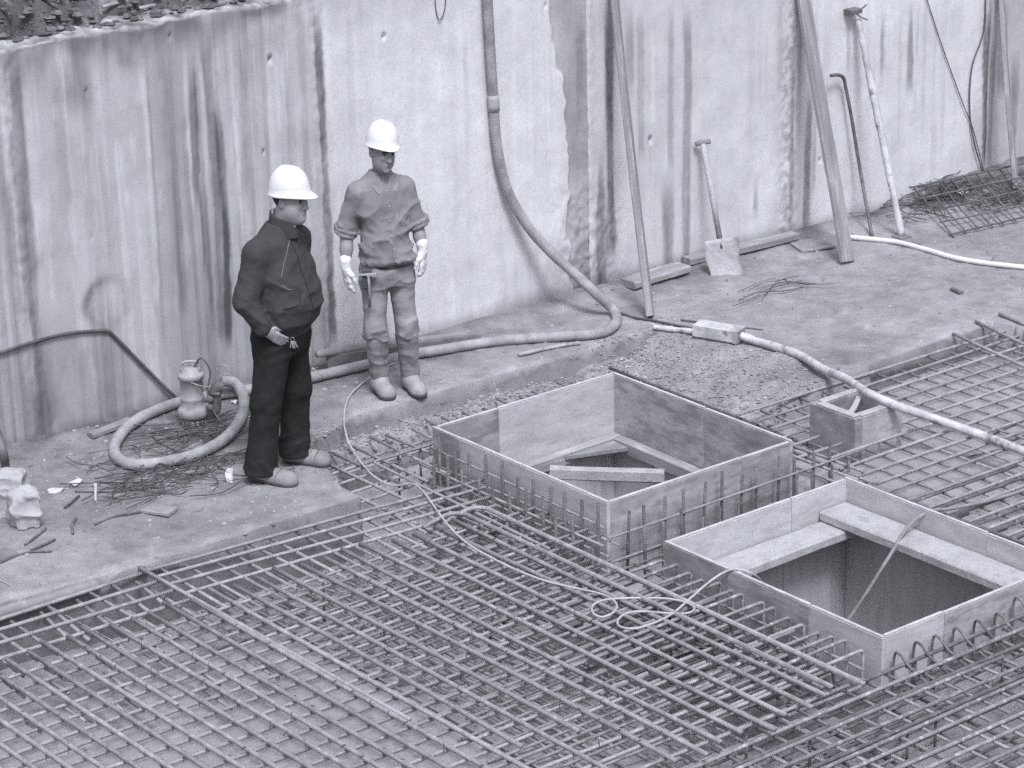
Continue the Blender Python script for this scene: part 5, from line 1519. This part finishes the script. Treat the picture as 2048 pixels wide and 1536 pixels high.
sp_tube('guide_wire', 'thin tight wire crossing the lower left slab edge', 'wire', [G(-80, 1120, .02), G(40, 1180, .0), G(135, 1232, -.06), G(260, 1300, -.09)], .0022, M['cable'], 5, 5)
# wires on the wall
sp_tube('wall_wire', 'fine straight wire hanging diagonally on the right of the wall', 'wire', [W(1845, -30, WALL_Y - .01), W(1880, 80, WALL_Y - .01), W(1925, 205, WALL_Y - .012), W(1945, 255, WALL_Y - .012), W(1968, 345, WALL_Y - .02)], .004, M['cable_dark'], 6, 6)
sp_tube('wall_cable', 'wavy dark cable hanging on the wall near the rusty right recess', 'cable', [W(1972, -30, WALL_Y - .01), W(1968, 60, WALL_Y - .012), W(1945, 130, WALL_Y - .014), W(1939, 200, WALL_Y - .014), W(1945, 270, WALL_Y - .016), W(1966, 348, WALL_Y - .03)], .006, M['cable_dark'], 6, 6)
sp_tube('wall_wire', 'short looped wire at the top of the wall beside the drain hose', 'wire', [W(868, -40, WALL_Y - .01), W(872, 20, WALL_Y - .012), W(880, 40, WALL_Y - .02), W(890, 15, WALL_Y - .02), W(893, -40, WALL_Y - .01)], .0035, M['cable_dark'], 6, 6)

# leaning timber and steel
def lean(name, label, cat, b, t, wd, th, mat, roll=0.0, y=WALL_Y - .05, ext=1.0):
    p0 = GG(*b, .0); p1 = W(*t, y)
    p1 = p0 + (p1 - p0) * ext
    o = plank(name, None, p0 + np.array([0, 0, .012]), p1, wd, th, mat, roll, .008, 14)
    return tag(o, label, cat)
lean('leaning_plank', 'narrow tall plank leaning on the wall beside the drain hose', 'plank', (1302, 636), (1228, -5), .105, .045, M['plank'], R_(62), ext=1.12)
lean('leaning_plank', 'wide tall plank leaning on the wall at the end of the white hose', 'plank', (1692, 527), (1610, -5), .125, .036, M['plank'], R_(25), ext=1.15)
lean('leaning_plank', 'weathered plank leaning on the wall at the far right over the mesh', 'plank', (2030, 382), (2006, 20), .070, .036, M['plank'], R_(30), ext=1.2)
p0, p1 = GG(1804, 474, .0), W(1716, 38, WALL_Y - .04)
P = np.linspace(p0, p1, 40)
V, F = tubevf(P - p0, .026, 10, rv=.026 * (1 + .22 * (2 * fb2(np.arange(40) * .9, np.zeros(40) + 3, 3) - 1)))
pole = tag(obj('encrusted_pole', mesh_py('encrusted_pole', V, F, True), M['hose_mud'], None, tuple(p0)), 'cement-crusted round pole leaning on the wall right of the hooked bar', 'pole')
V, F = boxvf(-.06, .05, -.05, .05, -.012, .012, .004)
ft = obj('foot_plate', mesh_py('foot_plate', V, F), M['debris'], pole)
wb = W(1705, 22, WALL_Y - .03)
br = thing('wall_bracket', 'small bent metal bracket on the wall above the encrusted pole', 'bracket', tuple(wb))
V, F = boxvf(-.06, .05, -.05, .03, -.015, .02, .004); obj('plate', mesh_py('plate', V, F), M['metal_dark'], br)
V, F = tubevf(spline([(.0, -.03, -.01), (.05, -.05, -.05), (.10, -.05, -.07)], 4), .006, 6); obj('prong', mesh_py('prong', V, F, True), M['metal_dark'], br)
V, F = tubevf(spline([(.03, -.03, .0), (.07, -.05, .03), (.09, -.05, .04)], 4), .006, 6); obj('prong', mesh_py('prong', V, F, True), M['metal_dark'], br)
c0 = GG(1744, 472, 0)
P = spline([c0, W(1722, 350, WALL_Y - .12), W(1703, 235, WALL_Y - .07), W(1692, 178, WALL_Y - .05), W(1687, 156, WALL_Y - .05), W(1676, 150, WALL_Y - .06), W(1662, 151, WALL_Y - .08)], 8)
V, F = tubevf(P - c0, .013, 8)
tag(obj('hooked_bar', mesh_py('hooked_bar', V, F, True), M['metal_dark'], None, tuple(c0)), 'dark steel bar with bent top leaning on the wall between plank and pole', 'bar')

# shovel
sb, stp = GG(1452, 548, .0), W(1406, 286, WALL_Y - .06)
sv = thing('shovel', 'cement-stained flat shovel leaning upright against the wall', 'shovel', tuple(sb))
ax = Vector(stp - sb); SL = ax.length
x = ax.normalized(); yv = Vector((0, 0, 1)).cross(x)
wv = Vector(CR); wv = (wv - x * wv.dot(x)).normalized(); nv = x.cross(wv)
SM = Matrix((wv, nv, x)).transposed().to_4x4()      # local x = width, y = normal, z = along the shaft
def sob(nm, V, F, mt, smooth=True):
    o = obj(nm, mesh_py(nm, V, F, smooth), mt, sv); o.matrix_local = SM; return o
V, F = [], []
nu, nvv = 9, 11
for s in (0, 1):
    for i in range(nvv):
        t = i / (nvv - 1)
        hw = .112 + .012 * t if t < .9 else .118
        for j in range(nu):
            u = j / (nu - 1) * 2 - 1
            V.append((hw * u + .006 * math.sin(9 * t) * abs(u), -.03 * u * u - .05 * (t - .5) ** 2 + .004 * s, -.02 + .27 * t - .015 * (1 - u * u) * (t < .1)))
n_ = nu * nvv
for i in range(nvv - 1):
    for j in range(nu - 1):
        a = i * nu + j
        F.append((a, a + 1, a + nu + 1, a + nu)); F.append((n_ + a, n_ + a + nu, n_ + a + nu + 1, n_ + a + 1))
for i in range(nvv - 1):
    for j in (0, nu - 1):
        a = i * nu + j; F.append((a, a + nu, n_ + a + nu, n_ + a))
for j in range(nu - 1):
    for i in (0, nvv - 1):
        a = i * nu + j; F.append((a, a + 1, n_ + a + 1, n_ + a))
sob('blade', V, F, M['plank_white'])
V, F = tubevf([(0, .004, .18), (0, .012, .26), (0, .012, .36)], .02, 10, rv=[.012, .021, .019]); sob('socket', V, F, M['metal_dark'])
V, F = tubevf([(0, .012, .34), (0, .018, SL * .6), (0, .012, SL - .005)], .020, 10); sob('shaft', V, F, M['plank_white'])
V, F = tubevf([(-.055, .012, SL), (-.02, .012, SL + .006), (.02, .012, SL + .006), (.055, .012, SL)], .016, 10, rv=[.016, .020, .020, .016]); sob('grip', V, F, M['plank'])

# boards on the ledge by the wall
def gboard(label, a, b, wd, th, mat, roll=0.0, up=None, name='board', group=None):
    p, q = GG(*a), GG(*b)
    u = th / 2 + .004 if up is None else up
    p[2] += u; q[2] += u
    return tag(plank(name, None, p, q, wd, th, mat, roll, .003, 6), label, 'board', group)
gboard('short thick board lying slantwise at the foot of the narrow plank', (1256, 578), (1366, 541), .15, .05, M['plank'])
gboard('long squared timber along the wall foot behind the shovel', (1372, 530), (1590, 478), .10, .05, M['plank'])
gboard('flat square sheet on the mud behind the wide plank', (1590, 497), (1660, 488), .24, .015, M['debris_light'])
gboard('thin dark batten along the wall foot left of the pump', (180, 876), (262, 846), .06, .03, M['debris_light'])
gboard('small square wooden offcut before the wire tangle on the left', (292, 1020), (346, 1030), .11, .02, M['debris_light'])
gboard('flat muddy board near the white hose at the right', (1900, 512), (1985, 520), .14, .012, M['debris_light'])
gboard('tiny dark chip of wood on the right ledge', (1902, 582), (1924, 589), .03, .02, M['debris'])
gboard('muddy plank lying flat at the left picture edge', (-30, 1128), (24, 1108), .12, .02, M['debris'])

# wire tangle
def tangle(label, cx, cy, n, rx, ry, seed):
    rs = random.Random(seed)
    c = GG(cx, cy); parts = []
    for _ in range(n):
        a = rs.uniform(0, 6.28); x0 = rs.gauss(0, rx * .4); y0 = rs.gauss(0, ry * .4)
        L = rs.uniform(.15, .75); a = rs.choice((rs.gauss(-.15, .35), rs.gauss(-.15, .35), rs.uniform(0, 6.28)))
        p = []
        zz = rs.uniform(.004, .03)
        for i in range(5):
            t = i / 4 - .5
            xx, yy = x0 + math.cos(a) * L * t + rs.gauss(0, .018), y0 + math.sin(a) * L * t + rs.gauss(0, .018)
            p.append((xx, yy, gz(c[0] + xx, c[1] + yy) + zz + abs(rs.gauss(0, .018))))
        parts.append(tubevf(spline(p, 4), rs.choice((.0022, .003, .004)), 5))
    V, F = merge(parts)
    return tag(obj('wire_tangle', mesh_py('wire_tangle', V, F, True), M['wire'], None, (c[0], c[1], 0)), label, 'wire')
tangle('tangle of rusty tying wire in front of the hose coil', 300, 965, 46, .55, .38, 4)
tangle('knot of rusty wire and clips inside the hose coil', 385, 872, 26, .36, .3, 9)
tangle('loose rusty wires right of the hose coil near the dark shoes', 415, 935, 16, .22, .25, 12)
tangle('loop of thin wire half buried in the sand heap below the shovel', 1555, 575, 6, .22, .1, 15)
# steel offcuts
for (a, b, r, lb) in (((50, 1092), (92, 1060), .012, 'upper of two short rusty rods beside the smaller sack'), ((62, 1104), (110, 1082), .012, 'lower of two short rusty rods beside the smaller sack'),
                  ((130, 1018), (158, 995), .012, 'short dark rod stub behind the sacks, left of the white sliver'), ((190, 1052), (285, 1026), .011, 'long rusty rod lying before the small wooden offcut'),
                  ((146, 1070), (152, 1040), .013, 'short upright-looking rod stub between the sacks and the long rod'), ((20, 1118), (104, 1105), .010, 'thin rusty rod lying on the muddy plank at the left edge'),
                  ((330, 880), (400, 862), .009, 'thin rusty rod right beside the pump inside the hose coil'), ((305, 875), (355, 905), .009, 'thin rusty rod lying slantwise inside the hose coil'),
                  ((350, 908), (470, 880), .008, 'long thin rusty rod across the front of the hose coil'), ((150, 985), (300, 975), .008, 'long thin rusty rod leading from the white scrap into the wire tangle'),
                  ((200, 965), (330, 990), .007, 'thin rusty rod crossing the middle of the wire tangle'), ((420, 925), (460, 950), .006, 'short thin wire rod pointing at the upright white scrap')):
    r *= .62
    p, q = GG(*a, r + .002), GG(*b, r + .002)
    mid = (p + q) / 2 + np.array([J(.02), J(.02), .0])
    P = spline([p, mid, q], 4); V, F = tubevf(P - p, r, 7)
    tag(obj('steel_offcut', mesh_py('steel_offcut', V, F, True), M['bar_dark'], None, tuple(p)), lb, 'rod', 'rusty steel offcuts')
# leaning bar at far left
c0 = GG(14, 955, 0); P = spline([c0, W(6, 905, WALL_Y - .55), W(-12, 850, WALL_Y - .4)], 6); V, F = tubevf(P - c0, .026, 8)
tag(obj('leaning_pipe', mesh_py('leaning_pipe', V, F, True), M['metal_dark'], None, tuple(c0)), 'dark pipe leaning at the left picture edge above the sacks', 'pipe')
# white sacks
def sack(label, px, py, wx, wy, hz_, seed, rz):
    c = GG(px, py)
    f = Field().add(lambda P: np.linalg.norm(np.maximum(np.abs(P - A3(0, 0, hz_ * .5)) - A3(wx * (1), wy, hz_ * .5 - .01), 0), axis=1) - .012)
    f.add(cone((-wx * .5, 0, hz_), (wx * .6, 0, hz_ + .015), .028, .02), .05)
    f.disp = lambda P: -(ridged(P, (8, 8, 9), seed) * .020 + ridged(P, (22, 22, 16), seed + 4) * .009) + .06 * np.maximum(P[:, 2] - hz_ * .75, 0) * 2
    V, F = nets(f, (-wx - .07, -wy - .07, -.03), (wx + .07, wy + .07, hz_ + .09), .006)
    V[:, 2] = np.maximum(V[:, 2], 0)
    return tag(obj('paper_sack', mesh_np('paper_sack', V, F, True), M['sack'], None, (c[0], c[1], c[2] + .002), (0, 0, rz)), label, 'sack')
sack('crumpled white sack standing behind the smaller one at the left edge', 28, 1030, .062, .05, .24, 3.0, YAWR - .2)
sack('smaller crumpled white sack in front of the taller one at left', 52, 1052, .058, .048, .20, 13.0, YAWR + .35)
# white scraps
def scrap(label, px, py, sx, sy, tilt, rz):
    c = GG(px, py)
    V, F = [], []
    for i in range(4):
        for j in range(4):
            V.append(((i / 3 - .5) * sx + J(.004), (j / 3 - .5) * sy + J(.004), .008 + J(.006)))
    n = 16
    V += [(a, b, z - .003) for a, b, z in V]
    for i in range(3):
        for j in range(3):
            a = i * 4 + j; F.append((a, a + 4, a + 5, a + 1)); F.append((n + a, n + a + 1, n + a + 5, n + a + 4))
    ring = [0, 4, 8, 12, 13, 14, 15, 11, 7, 3, 2, 1]
    for q in range(12): F.append((ring[q], ring[(q + 1) % 12], n + ring[(q + 1) % 12], n + ring[q])[::-1])
    o = obj('paper_scrap', mesh_py('paper_scrap', V, F), M['paper'], None, (c[0], c[1], c[2] + abs(math.sin(tilt)) * sy * .5 + .004), (tilt, 0, rz))
    return tag(o, label, 'scrap')
scrap('white scrap standing up beside the shoe of the man in jeans', 460, 965, .04, .085, 1.2, YAWR)
scrap('white crumpled scrap left of the wire tangle', 153, 968, .08, .05, .1, .3)
scrap('pale flat scrap on the dirt behind the sacks', 112, 983, .09, .05, .05, -.4)
scrap('narrow white sliver standing in the wire tangle', 193, 1003, .016, .11, 1.25, YAWR)
scrap('white scrap behind the far shoe of the man in jeans', 612, 893, .05, .05, .3, .2)
scrap('white scrap behind the pump outlet hose', 470, 806, .05, .03, .1, .5)
scrap('white plaster crumb on the ledge by the wall below the mesh', 1925, 395, .10, .05, .2, -.4)

# mesh sheet and rubbish at the far right by the wall
ms = thing('wire_mesh_sheet', 'rusty welded mesh sheet tipped against the wall foot at the far right', 'mesh', tuple(GG(1930, 430)))
ml = np.array(ms.location)
c00, c10, c01 = GG(1828, 402, .06), GG(2120, 345, .10), GG(1905, 474, .015)
u, v = c10 - c00, c01 - c00
for i in range(13):
    p = c00 + u * (i / 12); q = p + v * (1 + J(.02))
    bar(ms, p - ml, q - ml, .0055, 'bar_dark', .012, name='mesh_bar')
for j in range(5):
    p = c00 + v * (j / 4) - u * .02; q = p + u * 1.02
    bar(ms, p - ml + np.array([0, 0, .01]), q - ml + np.array([0, 0, .01]), .0055, 'bar_dark', .012, name='mesh_bar')
tangle('dark heap of wire and brush under the mesh sheet at right', 1880, 405, 60, .55, .25, 22)
tangle('dark scrap wires at the right picture edge below the leaning plank', 2030, 400, 30, .4, .2, 25)
# steel on the bank
for (a, b, lb) in (((205, 14), (262, -2), 'thin pale rod lying on the bank left of the other rod'), ((252, 22), (420, -12), 'long pale rod lying on the bank above the wall edge')):
    p, q = W(*a, WALL_Y + .32), W(*b, WALL_Y + .32)
    V, F = tubevf(np.linspace(p, q, 6) - p, .012, 7)
    tag(obj('steel_rod', mesh_py('steel_rod', V, F, True), M['metal'], None, tuple(p)), lb, 'rod')
